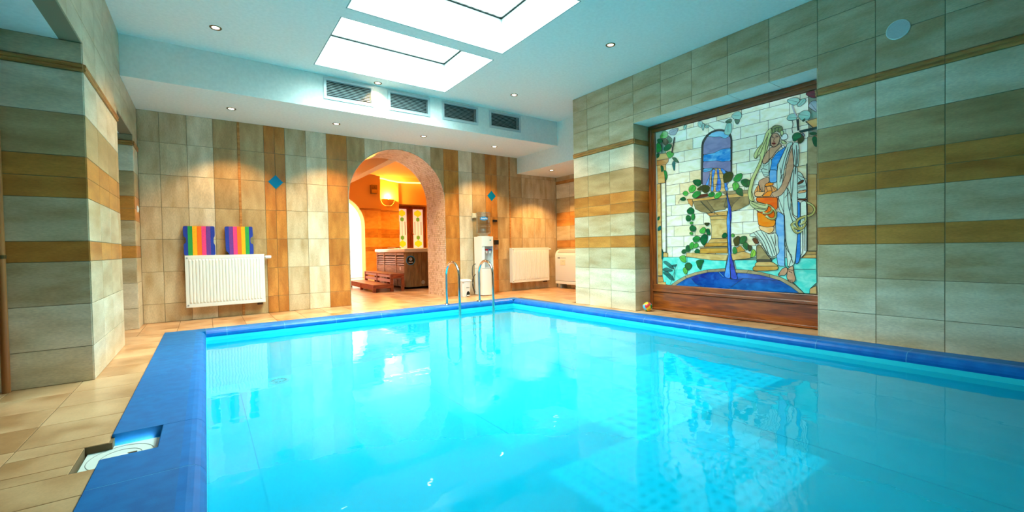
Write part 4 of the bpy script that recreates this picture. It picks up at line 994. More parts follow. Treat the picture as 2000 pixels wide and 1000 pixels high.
# outlet grille on the pool floor, return outlet
mb = MB(); mb.lathe([(0.0, 0.0), (0.10, 0.0), (0.11, 0.004), (0.10, 0.012), (0.0, 0.012)], (DX, DY, PD), 24)
for k in range(12):
    a = k*math.pi/6; mb.box(DX+0.07*math.cos(a)-0.012, DX+0.07*math.cos(a)+0.012, DY+0.07*math.sin(a)-0.006, DY+0.07*math.sin(a)+0.006, PD+0.012, PD+0.016, 1)
part('drain_grille', mb, [mat('drain_plastic', rgb(90,180,196), 0.5), M_DARK], pool)

# ---- skimmer lid
sk = thing('skimmer_lid', 'square white skimmer lid sunk in the notch of the blue coping', 'lid', (-0.34, 2.7, -0.06))
mb = MB(); mb.cbox(-0.478, -0.212, 2.505, 2.845, -0.046, -0.036, 0.003); part('plate', mb, mat('skimmer_white', rgb(216,216,210), 0.5), sk)
for r in (0.118, 0.075):
    mb = MB(); mb.tube([(-0.345+r*math.cos(k*math.pi/18), 2.675+r*1.2*math.sin(k*math.pi/18), -0.0355) for k in range(37)], 0.0016, 6, cap=False); part('ring', mb, mat('skimmer_ring_grey', rgb(150,148,142), 0.6), sk)
mb = MB(); mb.lathe([(0.022, 0), (0.022, 0.003), (0.0, 0.003)], (-0.34, 2.68, -0.036), 16); mb.box(-0.325, -0.29, 2.694, 2.702, -0.0365, -0.0325, 1); part('finger_pull', mb, [mat('skimmer_pull', rgb(236,234,228), 0.4), mat('rust_brown', rgb(110,84,56), 0.8)], sk)

# ---- ladder
lad = thing('pool_ladder', 'polished steel pool ladder with two arched handrails at the far edge', 'ladder', (3.4, 6.0, 0))
for X in (3.095, 3.698):
    path = [(X, 6.16, 0.014), (X, 6.16, 0.25), (X, 6.16, 0.485)]+[(X, 5.95+0.21*math.cos(math.radians(a)), 0.485+0.205*math.sin(math.radians(a))) for a in range(10, 180, 10)]+[(X, 5.74, 0.485), (X, 5.738, 0.2), (X, 5.735, -0.1), (X, 5.735, -0.56)]
    mb = MB(); mb.tube(path, 0.0205, 18); rail = part('handrail', mb, M_CHROME, lad, smooth=True)
    mb = MB(); mb.lathe([(0.052, 0), (0.052, 0.004), (0.046, 0.012), (0.026, 0.018), (0.0205, 0.019)], (X, 6.16, 0.0145), 24); part('flange', mb, M_CHROME, rail, smooth=True)
for z in (-0.15, -0.245, -0.34):
    mb = MB(); mb.cbox(3.116, 3.677, 5.70, 5.78, z-0.022, z, 0.006); tr_ = part('tread', mb, mat('tread_steel', rgb(150,165,170), 0.35, metal=0.7), lad)

# ================================================================== STAINED GLASS
GC = {'cream': ((242,245,228), (224,222,186)), 'cream2': ((246,248,236), (226,224,192)), 'mint': ((236,248,238), (216,230,206)), 'tanb': ((238,230,198), (212,194,146)), 'teal': ((60,204,196), (128,232,220)), 'teal2': ((76,214,204), (140,234,224)),
 'blue1': ((8,66,150), (24,100,186)), 'blue2': ((4,36,132), (20,84,178)), 'blue3': ((8,54,160), (30,104,196)), 'stone': ((168,154,118), (140,126,92)), 'tan': ((212,176,110), (190,140,70)), 'tan2': ((206,150,84), (180,116,56)), 'tan3': ((180,140,84), (196,164,112)), 'tan4': ((220,192,132), (196,158,92)), 'tan5': ((206,156,70), (178,124,48)),
 'st2': ((160,140,96), (126,108,72)), 'st3': ((128,112,78), (102,90,62)), 'brown': ((112,64,42), (92,50,34)), 'brown2': ((150,80,50), (130,66,40)), 'dark': ((40,70,66), (28,50,48)), 'dark2': ((90,78,56), (70,62,46)), 'lead': ((14,30,28), (22,40,38)),
 'sky1': ((110,192,228), (70,160,216)), 'sky2': ((16,120,206), (110,196,234)), 'lav': ((128,134,180), (112,118,164)), 'lav2': ((112,118,160), (128,132,172)), 'w1': ((40,110,214), (90,160,232)), 'w2': ((28,84,206), (80,150,232)), 'w3': ((14,40,166), (36,84,206)),
 'g1': ((56,156,60), (92,182,76)), 'g2': ((10,84,48), (20,110,58)), 'g3': ((30,124,56), (46,148,66)), 'gb': ((52,64,28), (72,70,34)), 'gt': ((0,92,92), (14,116,112)), 'gp': ((128,190,178), (106,170,164)), 'gy': ((110,180,60), (160,200,70)), 'lavp': ((146,156,176), (120,150,166)), 'rose': ((132,20,48), (96,10,36)),
 'skin': ((206,160,126), (190,142,112)), 'skinD': ((140,96,76), (130,88,70)), 'lip': ((130,44,44), (110,36,36)), 'hair': ((196,200,126), (214,214,150)), 'hair2': ((112,128,74), (134,146,90)), 'hair3': ((206,212,158), (190,200,140)), 'white': ((244,246,242), (232,236,232)),
 'cloth': ((200,222,208), (216,232,220)), 'cloth2': ((206,226,212), (190,214,204)), 'blueL': ((96,164,228), (140,196,236)), 'blueR': ((36,118,206), (60,142,220)), 'blueD': ((22,124,214), (90,180,236)), 'peach': ((244,190,132), (236,170,110)), 'peach2': ((246,180,100), (250,214,170)), 'orange': ((246,126,16), (250,150,40)), 'orange2': ((244,150,70), (248,184,120)), 'orange3': ((244,88,8), (248,116,20))}
GM = {}
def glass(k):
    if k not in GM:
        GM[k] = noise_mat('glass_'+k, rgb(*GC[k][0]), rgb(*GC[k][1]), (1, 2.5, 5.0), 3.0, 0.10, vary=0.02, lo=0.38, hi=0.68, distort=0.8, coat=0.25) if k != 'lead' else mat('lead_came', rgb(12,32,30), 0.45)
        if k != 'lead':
            nn, ll = nodes(GM[k]); b = nn['Principled BSDF']; ll.new(b.inputs['Base Color'].links[0].from_socket, b.inputs['Emission Color']); b.inputs['Emission Strength'].default_value = 0.16   # faint glow added to brighten the coloured glass
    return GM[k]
mural = thing('stained_glass_window', 'large stained glass window of a woman with an orange jug beside a fountain', 'stained glass', (XG, 2.73, 0.02))
mb = MB(); mb.box(XG+0.036, XG+0.06, NY0+0.01, NY1-0.01, 0.30, NZ-0.02); part('backing', mb, mat('mural_backing', rgb(200,206,190), 0.6), mural)
X0 = XG+0.032
def mp(s, z, d): return (X0-d, 3.72-s, z)
came = MB()
def strip(pts, w, d, closed, mi, tgt):
    n = len(pts); P_ = [Vector((s, z)) for s, z in pts]
    if closed: segs = [(P_[i], P_[(i+1) % n]) for i in range(n)]
    else: segs = [(P_[i], P_[i+1]) for i in range(n-1)]
    for a, b_ in segs:
        e = b_-a
        if e.length < 1e-5: continue
        e.normalize(); nn = Vector((-e.y, e.x))*w/2; a2, b2 = a-e*w*0.3, b_+e*w*0.3
        vs = [mp(*(a2+nn), d), mp(*(a2-nn), d), mp(*(b2-nn), d), mp(*(b2+nn), d)]+[mp(*(a2+nn), d+0.0012), mp(*(a2-nn), d+0.0012), mp(*(b2-nn), d+0.0012), mp(*(b2+nn), d+0.0012)]
        tgt.add(vs, [(4,5,6,7),(0,1,5,4),(1,2,6,5),(2,3,7,6),(3,0,4,7)], mi)
def rounded(pts, closed, cut, iters):
    """cut corners off by at most `cut` metres"""
    P_ = [Vector(q) for q in pts]
    for _ in range(iters):
        n = len(P_); out_ = []
        for i in range(n if closed else n-1):
            a, b_ = P_[i], P_[(i+1) % n]; L_ = (b_-a).length
            if L_ < 1e-6: continue
            t_ = min(0.28, cut/L_)
            if not closed and i == 0: out_.append(a)
            else: out_.append(a.lerp(b_, t_))
            if not closed and i == n-2: out_.append(b_)
            else: out_.append(a.lerp(b_, 1-t_))
        P_ = out_; cut *= 0.5
    return [(q.x, q.y) for q in P_]
ROUND = {'leaf': (0.013, 1), 'figure': (0.012, 2), 'water': (0.02, 2), 'sky': (0.01, 1), 'arch': (0.03, 1)}
S0, S1, Z0_, Z1_ = 0.012, 1.972, 0.345, 2.452
clampp = lambda s, z: (min(max(s/1000.0, S0), S1), min(max(z/1000.0, Z0_), Z1_))
PK = {'brick': 'brick_pane', 'leaf': 'leaf_pane', 'water': 'water_pane', 'figure': 'figure_pane', 'column': 'column_pane', 'fountain': 'fountain_pane', 'ground': 'ground_pane', 'pool': 'pool_pane', 'rim': 'rim_pane', 'arch': 'arch_pane', 'sky': 'sky_pane'}
STEP = 0.00006
line_keys = sorted(set(l[2] for l in MURAL_LINES)); 
lines = MB()
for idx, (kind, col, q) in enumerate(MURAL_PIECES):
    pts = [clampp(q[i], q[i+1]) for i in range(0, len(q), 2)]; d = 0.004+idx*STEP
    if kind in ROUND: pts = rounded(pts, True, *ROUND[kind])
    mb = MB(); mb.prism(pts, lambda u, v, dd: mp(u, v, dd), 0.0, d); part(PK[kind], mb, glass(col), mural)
    strip(pts, 0.0045 if kind != 'figure' else 0.0055, d-0.001, True, 0, came)
    if kind == 'leaf':                           # centre vein of the leaf
        c_ = Vector((sum(q[0] for q in pts)/len(pts), sum(q[1] for q in pts)/len(pts))); far = max(pts, key=lambda q: (Vector(q)-c_).length)
        strip([tuple(c_-(Vector(far)-c_)*0.5), tuple(c_), far], 0.0032, d-0.001, False, 0, came)
for k, (n_, w, col, q) in enumerate(MURAL_LINES):
    pts = [clampp(q[i], q[i+1]) for i in range(0, len(q), 2)]; pts = rounded(pts, False, 0.03, 2) if len(pts) > 2 else pts; strip(pts, w/1000.0*1.25, 0.004+(len(MURAL_PIECES)+k)*STEP, False, line_keys.index(col), lines)
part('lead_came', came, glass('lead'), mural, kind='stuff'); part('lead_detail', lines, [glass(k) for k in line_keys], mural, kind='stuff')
# wooden frame
fr = MB(); a0, a1 = NY0+0.006, NY1-0.006
def frame_bar(name, prof_boxes, m_):
    mb = MB()
    for b_ in prof_boxes: mb.cbox(*b_, 0.006)
    part(name, mb, m_, mural)
frame_bar('frame_top_rail', [(XG-0.005, XG+0.045, a0, a1, 2.492, NZ-0.006), (XG+0.008, XG+0.045, a0, a1, 2.444, 2.500)], M_WOODF)
frame_bar('frame_stile', [(XG-0.005, XG+0.045, 3.745, a1, 0.012, 2.492), (XG+0.010, XG+0.045, 3.70, 3.752, 0.30, 2.445)], M_WOODV)
frame_bar('frame_stile', [(XG-0.005, XG+0.045, a0, 1.72, 0.012, 2.492), (XG+0.010, XG+0.045, 1.712, 1.765, 0.30, 2.445)], M_WOODV)
frame_bar('frame_sill', [(XG+0.004, XG+0.045, 1.72, 3.745, 0.285, 0.356), (XG-0.012, XG+0.045, 1.72, 3.745, 0.254, 0.290)], M_WOODF)
frame_bar('frame_bottom_panel', [(XG+0.002, XG+0.045, 1.72, 3.745, 0.012, 0.252), (XG-0.008, XG+0.03, 1.72, 3.745, 0.006, 0.034)], M_WOODF)

# ================================================================== OBJECTS
# ---- downlights
def downlight(x, y, z, label, r=0.045, watts=SPOT_W):
    t = thing('downlight', label, 'ceiling light', (x, y, z), 'recessed downlights')
    mb = MB(); mb.lathe([(r*0.72, 0.002), (r*0.80, -0.004), (r*1.12, -0.006), (r*1.22, -0.002), (r*1.22, 0.002)], (x, y, z), 24, cap=False); part('rim', mb, M_BRONZE, t, smooth=True)
    mb = MB(); mb.lathe([(0.0, 0.0), (r*0.45, -0.003), (r*0.72, -0.001), (r*0.72, 0.002)], (x, y, z-0.001), 20, cap=False); part('lens', mb, M_LAMP, t, smooth=True)
    s = lamp('downlight_lamp', 'SPOT', (x, y, z-0.012), watts, WARM, spot_size=math.radians(104), spot_blend=0.5, shadow_soft_size=0.03)
    s.parent = t; s.matrix_parent_inverse = Matrix.Translation(-t.location); 
    return t
for x, lb in ((0.32, 'recessed downlight in the rear bulkhead above the rainbow kickboards'), (1.61, 'recessed downlight in the rear bulkhead left of the arch, below the first grille'), (2.98, 'recessed downlight in the rear bulkhead just above the arch'), (4.37, 'recessed downlight in the rear bulkhead above the water cooler')):
    downlight(x, 6.64, Z_SOF, lb, watts=SPOT_W*(1.15 if x > 4 else 1.0))
downlight(5.685, 6.58, Z_LOW, 'recessed downlight in the lowest soffit, above the second radiator', watts=SPOT_W*1.8)
for x, y, lb in ((0.145, 5.33, 'recessed downlight in the main ceiling near the left wall'), (1.99, 5.90, 'recessed downlight in the main ceiling beside the skylight, above the air grilles'), (3.84, 5.27, 'recessed downlight in the main ceiling right of the skylight, toward the alcove'), (3.83, 3.37, 'recessed downlight in the main ceiling in front of the stained glass window')):
    downlight(x, y, ZC, lb)

# ---- air grilles
M_SLAT = mat('grille_slat_grey', rgb(176,188,192), 0.35, metal=0.4)
gl_labels = ['grey louvred air grille, first from the left in the bulkhead', 'grey louvred air grille, second from the left, right of the first', 'grey louvred air grille, third from the left above the arch', 'grey louvred air grille, last one toward the alcove corner']
for (x0, x1), lb in zip(VENTS, gl_labels):
    t = thing('air_grille', lb, 'air vent', ((x0+x1)/2, Y_SOF, VZ0), 'air grilles in the bulkhead'); z0, z1 = VZ0, VZ1-0.002; f = 0.034
    mb = MB()
    for a in ((x0-0.004, x1+0.004, z0-0.004, z0+f), (x0-0.004, x1+0.004, z1-f, z1), (x0-0.004, x0+f, z0+f, z1-f), (x1-f, x1+0.004, z0+f, z1-f)): mb.cbox(a[0], a[1], Y_SOF-0.010, Y_SOF+0.03, a[2], a[3], 0.003)
    part('frame', mb, M_ALU, t)
    mb = MB(); mb.box(x0+0.002, x1-0.002, Y_SOF+0.12, Y_SOF+0.14, z0+0.002, z1-0.002); part('duct', mb, M_DARK, t)
    n = 10; first = None
    for k in range(n):
        zc = z0+f+0.010+(z1-z0-2*f-0.020)*k/(n-1); xa, xb_ = x0+f-0.003, x1-f+0.003; y0 = Y_SOF+0.002; tk = 0.004
        if first is None:
            mb = MB(); mb.add([(xa,y0,-0.003),(xb_,y0,-0.003),(xb_,y0+0.020,0.008),(xa,y0+0.020,0.008),(xa,y0,-0.003+tk),(xb_,y0,-0.003+tk),(xb_,y0+0.020,0.008+tk),(xa,y0+0.020,0.008+tk)], [(3,2,1,0),(4,5,6,7),(0,1,5,4),(1,2,6,5),(2,3,7,6),(3,0,4,7)])
            first = part('slat', mb, M_SLAT, t); first.location.z = zc
        else:
            o = first.copy(); COL.objects.link(o); o.location.z = zc

# ---- radiators
def radiator(x0, x1, z0, z1, label, nr):
    t = thing('radiator', label, 'radiator', ((x0+x1)/2, YB-0.01, z0), 'wall radiators'); yf = YB-0.125; yb_ = YB-0.035
    mb = MB(); b = 0.045
    mb.cbox(x0, x1, yf+0.004, yf+0.018, z0, z1-0.004, 0.003)
    for a in ((x0, x1, z0, z0+b), (x0, x1, z1-b-0.004, z1-0.004), (x0, x0+b*0.8, z0+b, z1-b), (x1-b*0.8, x1, z0+b, z1-b)): mb.cbox(a[0], a[1], yf-0.001, yf+0.006, a[2], a[3], 0.002)
    p = (x1-x0-1.6*b)/nr
    for k in range(nr):                          # pressed ribs with sloping flanks and rounded ends
        xa = x0+0.8*b+k*p; i, o = p*0.16, p*0.30; za, zb = z0+b-0.004, z1-b
        lo = [(xa+i*0.4, yf+0.005, za), (xa+p-i*0.4, yf+0.005, za), (xa+p-i*0.4, yf+0.005, zb), (xa+i*0.4, yf+0.005, zb)]
        hi = [(xa+o, yf-0.008, za+0.025), (xa+p-o, yf-0.008, za+0.025), (xa+p-o, yf-0.008, zb-0.025), (xa+o, yf-0.008, zb-0.025)]
        mb.add(lo+hi, [(4,5,6,7),(0,1,5,4),(1,2,6,5),(2,3,7,6),(3,0,4,7)])
    part('front_panel', mb, M_WHITE, t)
    mb = MB(); mb.box(x0+0.01, x1-0.01, yb_, yb_+0.012, z0+0.02, z1-0.02); mb.box(x0+0.05, x0+0.08, yb_+0.012, YB-0.0115, z0+0.1, z1-0.1); mb.box(x1-0.08, x1-0.05, yb_+0.012, YB-0.0115, z0+0.1, z1-0.1); part('rear_panel', mb, M_WHITE, t)
    for xa in (x0, x1-0.004):
        mb = MB(); mb.cbox(xa, xa+0.004, yf+0.016, yb_+0.012, z0+0.004, z1, 0.0015); part('side_panel', mb, M_WHITE, t)
    mb = MB(); mb.box(x0, x1, yf+0.010, yf+0.022, z1-0.008, z1); mb.box(x0, x1, yb_, yb_+0.012, z1-0.008, z1)
    k = 0; xx = x0+0.01
    while xx < x1-0.02: mb.box(xx, xx+0.012, yf+0.022, yb_, z1-0.007, z1-0.002); xx += 0.03
    part('top_grille', mb, M_WHITE, t)
    mb = MB(); mb.lathe([(0.012, 0), (0.012, 0.02)], (x1, YB-0.07, z1-0.045), 12, 'x'); part('valve_collar', mb, M_GREYP, t)
    mb = MB(); mb.lathe([(0.020, 0.018), (0.023, 0.03), (0.023, 0.085), (0.018, 0.093), (0.0, 0.094)], (x1, YB-0.07, z1-0.045), 18, 'x', cap=False); part('thermostat_knob', mb, M_WHITE2, t, smooth=True)
    mb = MB(); mb.box(x1-0.10, x1-0.03, YB-0.085, YB-0.055, z0-0.035, z0+0.005); mb.tube([(x1-0.08, YB-0.07, z0-0.03), (x1-0.08, YB-0.001, z0-0.03)], 0.009, 8); mb.tube([(x1-0.045, YB-0.07, z0-0.03), (x1-0.045, YB-0.001, z0-0.03)], 0.009, 8); part('pipe_valve', mb, mat('valve_brown', rgb(74,58,48), 0.4, metal=0.5), t)
    for zz in (z1-0.035, z0+0.03):
        mb = MB(); mb.lathe([(0.011, -0.004), (0.011, 0), (0.0, 0)], (x0+0.022, yf-0.002, zz), 12, 'y'); part('plug', mb, M_GREYP, t)
    return t
radiator(-0.226, 0.690, 0.178, 0.872, 'white ribbed panel radiator with two rainbow kickboards standing on it', 23)
radiator(5.085, 6.065, 0.175, 0.888, 'white ribbed panel radiator beside the alcove corner with nothing on it', 25)

# ---- kickboards
KC = {'blue': rgb(16,52,160), 'green': rgb(28,150,72), 'yellow': rgb(244,176,12), 'orange': rgb(244,110,14), 'pink': rgb(232,60,130), 'purple': rgb(104,54,150)}
KM = {k: noise_mat('foam_'+k, c, tuple([q*0.86 for q in c[:3]])+(1,), (1, 1, 1), 60.0, 0.85, bump=0.08) for k, c in KC.items()}
def kickboard(x0, x1, order, label, z0=0.8735, z1=1.268, chip=False):
    t = thing('kickboard', label, 'kickboard', ((x0+x1)/2, YB-0.08, z0), 'rainbow foam kickboards')
    n = len(order); w = (x1-x0)/n; H = z1-z0; lean = 0.045; th = 0.034; yb_ = YB-0.098
    def fk(u, v, d):
        s = v/H; return (u, yb_+lean*s+d, z0+v)
    def rounded(pts, r=0.014):
        out_ = []
        for i, p in enumerate(pts):
            a, b_ = Vector(pts[i-1]), Vector(pts[(i+1) % len(pts)]); p_ = Vector(p)
            if len(pts[i]) == 2: out_.append(tuple(p_)); 
        return out_
    for k, c in enumerate(order):
        u0, u1 = x0+k*w, x0+(k+1)*w; r = 0.018
        if k == 0:      # outer strip with a hand hold cut in its outer edge
            if chip: poly = [(u1, 0), (u1, H), (u0+r, H), (u0+0.004, H-0.006), (u0, H-r), (u0+0.006, 0.09), (u0+0.010, 0.05), (u0+0.028, 0.034), (u0+0.040, 0.012), (u0+0.046, 0)]
            else: poly = [(u1, 0), (u1, H), (u0+r, H), (u0+0.004, H-0.006), (u0, H-r), (u0+0.002, H*0.68), (u0+0.008, H*0.64), (u0+0.026, H*0.60), (u0+0.030, H*0.53), (u0+0.028, H*0.44), (u0+0.012, H*0.40), (u0+0.004, H*0.36), (u0+0.006, r), (u0+0.012, 0.004), (u0+0.020, 0)]
        elif k == n-1:
            q = 0.018 if not chip else 0.034
            poly = [(u0, 0), (u1-0.012, 0), (u1-0.004, 0.004), (u1, r), (u1, H*0.30), (u1-0.005, H*0.36), (u1-q*0.8, H*0.40), (u1-q, H*0.44), (u1-q, H*0.56), (u1-q*0.8, H*0.60), (u1-0.005, H*0.64), (u1-0.001, H*0.70), (u1-0.002, H-r), (u1-0.006, H-0.006), (u1-r, H)
                    , (u0, H)]
        else: poly = [(u0+0.0006, 0), (u1-0.0006, 0), (u1-0.0006, H-0.001), (u0+0.0006, H-0.001)]
        mb = MB(); mb.prism(poly, fk, th, 0.0)
        part('foam_strip', mb, KM[c], t)
    return t
kickboard(-0.238, 0.112, ['blue', 'green', 'yellow', 'orange', 'pink', 'purple', 'blue'], 'rainbow foam kickboard with green stripe near its left edge, on the radiator')
kickboard(0.226, 0.562, ['blue', 'purple', 'pink', 'orange', 'yellow', 'green', 'blue'], 'rainbow foam kickboard with a chipped lower corner and purple stripe near its left edge', chip=True)

# ---- water cooler
wc = thing('water_cooler', 'white floor standing water cooler with red and blue taps beside the arch', 'water cooler', (4.34, 7.03, 0))
x0, x1, y0, y1 = 4.21, 4.465, 6.885, 7.17
mb = MB(); bow = lambda u: 0.022*(1-((u-(x0+x1)/2)/((x1-x0)/2))**2)
def body_section(z, bulge=1.0):
    pts = [(x0, y1), (x0, y0+0.012)]
    for k in range(9): u = x0+0.006+(x1-x0-0.012)*k/8; pts.append((u, y0-bow(u)*bulge))
    return pts+[(x1, y0+0.012), (x1, y1)]
sec = body_section(0)
def body_prism(z0_, z1_, poly, mb): mb.prism(poly, lambda u, v, d: (u, v, d), z0_, z1_)
body_prism(0.012, 0.515, sec, mb); part('lower_door', mb, M_WHITE, wc)
mb = MB(); lower = [(x0, y1), (x0, y0+0.012), (x0+0.055, y0-0.006), (x0+0.055, y0+0.075), (x1-0.012, y0+0.075), (x1-0.012, y0+0.012), (x1, y0+0.012), (x1, y1)]
body_prism(0.521, 0.93, lower, mb); body_prism(0.93, 1.115, sec, mb); mb.lathe([(0.118, 1.112), (0.115, 1.124), (0.075, 1.130)], ((x0+x1)/2, 7.03, 0), 28); part('upper_body', mb, M_WHITE, wc)
mb = MB(); mb.box(x0+0.056, x1-0.012, y0+0.070, y0+0.0745, 0.522, 0.929); mb.box(x0+0.056, x1-0.013, y0-0.006, y0+0.07, 0.522, 0.535); part('tap_recess', mb, mat('recess_grey', rgb(196,204,210), 0.4), wc)
for cx, c in ((4.325, rgb(190,20,40)), (4.405, rgb(24,70,170))):
    mb = MB(); mb.lathe([(0.016, 0.0), (0.018, 0.03), (0.013, 0.05)], (cx, y0+0.03, 0.80), 14); mb.tube([(cx, y0+0.07, 0.835), (cx, y0+0.03, 0.835)], 0.014, 12); tp = part('tap', mb, M_WHITE2, wc, smooth=True)
    mb = MB(); mb.cbox(cx-0.020, cx+0.020, y0+0.004, y0+0.042, 0.850, 0.878, 0.005); part('tap_handle', mb, mat('tap_handle_%d' % int(cx*100), c, 0.35), tp, label='red tap lever' if cx < 4.36 else 'blue tap lever')
mb = MB(); mb.prism([(4.385+0.022*math.cos(a), 1.045+0.010*math.sin(a)) for a in [k*math.pi/8 for k in range(16)]], lambda u, v, d: (u, y0-bow(u)-d, v), -0.001, 0.0012); part('emblem', mb, mat('emblem_teal', rgb(0,168,170), 0.4), wc)
def smooth_path(pts, k=6):
    P_ = [Vector(q) for q in pts]; out_ = []
    for i in range(len(P_)-1):
        a, b_, c, d = P_[max(i-1, 0)], P_[i], P_[i+1], P_[min(i+2, len(P_)-1)]
        for j in range(k):
            t_ = j/k; out_.append(0.5*((2*b_)+(c-a)*t_+(2*a-5*b_+4*c-d)*t_*t_+(3*b_-a-3*c+d)*t_**3))
    return out_+[P_[-1]]
mb = MB(); mb.tube(smooth_path([(x0-0.004, 7.12, 0.60), (x0-0.045, 7.16, 0.56), (x0-0.055, 7.17, 0.42), (x0-0.035, 7.17, 0.30), (x0-0.06, 7.16, 0.18), (x0-0.02, 7.15, 0.03)]), 0.006, 8); mb.tube(smooth_path([(x0-0.004, 7.14, 0.40), (x0-0.05, 7.17, 0.30), (x0-0.03, 7.17, 0.14), (x0-0.004, 7.16, 0.06)]), 0.006, 8); part('power_cord', mb, M_BLACK, wc, smooth=True)
wb = thing('water_bottle', 'large clear grey bottle with a blue oval label on top of the water cooler', 'bottle', (4.34, 7.03, 1.13))
C_ = (4.34, 7.03, 0); prof = [(0.070, 1.131), (0.085, 1.150), (0.128, 1.168), (0.141, 1.190), (0.143, 1.222), (0.134, 1.238), (0.134, 1.300), (0.146, 1.312), (0.146, 1.334), (0.134, 1.346), (0.134, 1.520), (0.143, 1.534), (0.143, 1.556), (0.132, 1.574), (0.105, 1.582), (0.0, 1.584)]
mb = MB(); mb.lathe(prof, C_, 36, cap=False); part('shell', mb, clear_material('bottle_polycarbonate', (0.84, 0.89, 0.92, 1), 0.06, 0.08, 0.06), wb, smooth=True)
mb = MB(); mb.lathe([(0.0, 1.180), (0.120, 1.186), (0.128, 1.22), (0.127, 1.50), (0.0, 1.50)], C_, 28, cap=False); part('water', mb, clear_material('bottle_water', (0.90, 0.92, 0.92, 1), 0.02, 0.02), wb, smooth=True)
dirv = Vector((-C_[0], -C_[1], 0)).normalized(); sidev = Vector((-dirv.y, dirv.x, 0)); a0_ = math.atan2(dirv.y, dirv.x)
def bl(u, v, d): a = a0_+u/0.134+0.10; return (C_[0]+(0.1345+d)*math.cos(a), C_[1]+(0.1345+d)*math.sin(a), v)
mb = MB(); ov = [(0.078*math.cos(k*math.pi/12), 1.452+0.034*math.sin(k*math.pi/12)) for k in range(24)]
fan = [bl(0, 1.452, 0.002)]+[bl(u, v, 0.002) for u, v in ov]+[bl(u*0.5, 1.452+(v-1.452)*0.5, 0.002) for u, v in ov]
mb.add(fan, [(0, 25+k, 25+(k+1) % 24) for k in range(24)]+[(25+k, 1+k, 1+(k+1) % 24, 25+(k+1) % 24) for k in range(24)]); lab = part('label', mb, mat('label_blue', rgb(0,140,206), 0.4), wb, label='blue oval label with white script')
mb = MB()
for k in range(6):                               # white script strokes
    u = -0.052+k*0.020; mb.tube([bl(u, 1.442, 0.004), bl(u+0.006, 1.464+(0.010 if k in (0, 4) else 0), 0.004), bl(u+0.012, 1.458, 0.004), bl(u+0.014, 1.442-(0.010 if k in (2, 5) else 0), 0.004), bl(u+0.020, 1.446, 0.004)], 0.0028, 6)
part('lettering', mb, mat('label_white', rgb(240,250,252), 0.4), lab, kind='stuff')

# ---- pedal bin
bn = thing('pedal_bin', 'small white pedal bin between the ladder and the water cooler', 'bin', (3.94, 7.09, 0))
mb = MB(); a, b_ = 0.076, 0.090; yb0 = 7.09
v = [(3.94-a, yb0-a, 0.0), (3.94+a, yb0-a, 0.0), (3.94+a, yb0+a, 0.0), (3.94-a, yb0+a, 0.0), (3.94-b_, yb0-b_, 0.275), (3.94+b_, yb0-b_, 0.275), (3.94+b_, yb0+b_, 0.275), (3.94-b_, yb0+b_, 0.275)]
bm = bmesh.new(); vv = [bm.verts.new(p) for p in v]
for f in [(3,2,1,0),(4,5,6,7),(0,1,5,4),(1,2,6,5),(2,3,7,6),(3,0,4,7)]: bm.faces.new([vv[i] for i in f])
bmesh.ops.bevel(bm, geom=[e for e in bm.edges if abs(e.verts[0].co.z-e.verts[1].co.z) > 0.1], offset=0.025, segments=3, affect='EDGES'); bm.verts.index_update()
mb.add([q.co.copy() for q in bm.verts], [[q.index for q in f.verts] for f in bm.faces]); bm.free(); part('bucket', mb, M_WHITE2, bn, smooth=True)
mb = MB(); mb.cbox(3.94-0.097, 3.94+0.097, yb0-0.097, yb0+0.097, 0.278, 0.305, 0.010); mb.cbox(3.94-0.085, 3.94+0.085, yb0-0.085, yb0+0.085, 0.300, 0.322, 0.012); part('lid', mb, M_WHITE2, bn, smooth=True)
mb = MB(); mb.prism([(3.965+0.034*math.cos(t_), 0.05+0.05*math.sin(t_)) for t_ in [k*math.pi/10 for k in range(11)]]+[(3.931, 0.012), (3.999, 0.012)], lambda u, v, d: (u, yb0-0.0785-v*0.05-d, v), 0.0, 0.003); part('pedal_opening', mb, M_DARK, bn)
mb = MB(); mb.cbox(3.935, 3.995, yb0-0.112, yb0-0.082, 0.016, 0.030, 0.005); part('pedal', mb, M_WHITE2, bn)
mb = MB(); mb.tube([(3.925, yb0-0.0885, 0.168), (3.945, yb0-0.0885, 0.172), (3.965, yb0-0.0885, 0.166), (3.985, yb0-0.0885, 0.170)], 0.003, 6); part('emblem', mb, M_BLACK, bn)

# ---- wall items by the cooler
t = thing('cup_dispenser', 'black paper cup holder with clear cups on the wall right of the cooler', 'cup holder', (4.74, YB-0.002, 0.9))
mb = MB(); mb.cbox(4.70, 4.80, YB-0.03, YB-0.001, 1.418, 1.462, 0.004); part('upper_clip', mb, M_BLACK, t)
mb = MB(); mb.cbox(4.718, 4.80, YB-0.07, YB-0.001, 0.962, 1.055, 0.005); part('holder', mb, M_BLACK, t)
mb = MB(); mb.lathe([(0.028, 0.86), (0.034, 0.962)], (4.757, YB-0.038, 0), 18); mb.lathe([(0.031, 0.875), (0.036, 0.885), (0.031, 0.89)], (4.757, YB-0.038, 0), 18, cap=False); part('paper_cups', mb, clear_material('cup_plastic', (0.9, 0.86, 0.82, 1), 0.1, 0.1, 0.35), t, smooth=True)
t = thing('socket_box', 'small cream wall socket box behind the bottle of the cooler', 'socket', (4.27, YB-0.002, 1.53))
mb = MB(); mb.cbox(4.222, 4.32, YB-0.035, YB-0.001, 1.482, 1.580, 0.005); part('cover', mb, mat('socket_cream', rgb(228,222,200), 0.4), t)
mb = MB(); mb.cbox(4.235, 4.307, YB-0.041, YB-0.034, 1.496, 1.566, 0.004); part('flap', mb, mat('socket_flap', rgb(236,230,210), 0.35), t)
t = thing('light_switch', 'tiny white switch on the left wall beside the back corner', 'switch', (XL+0.002, 7.03, 1.46))
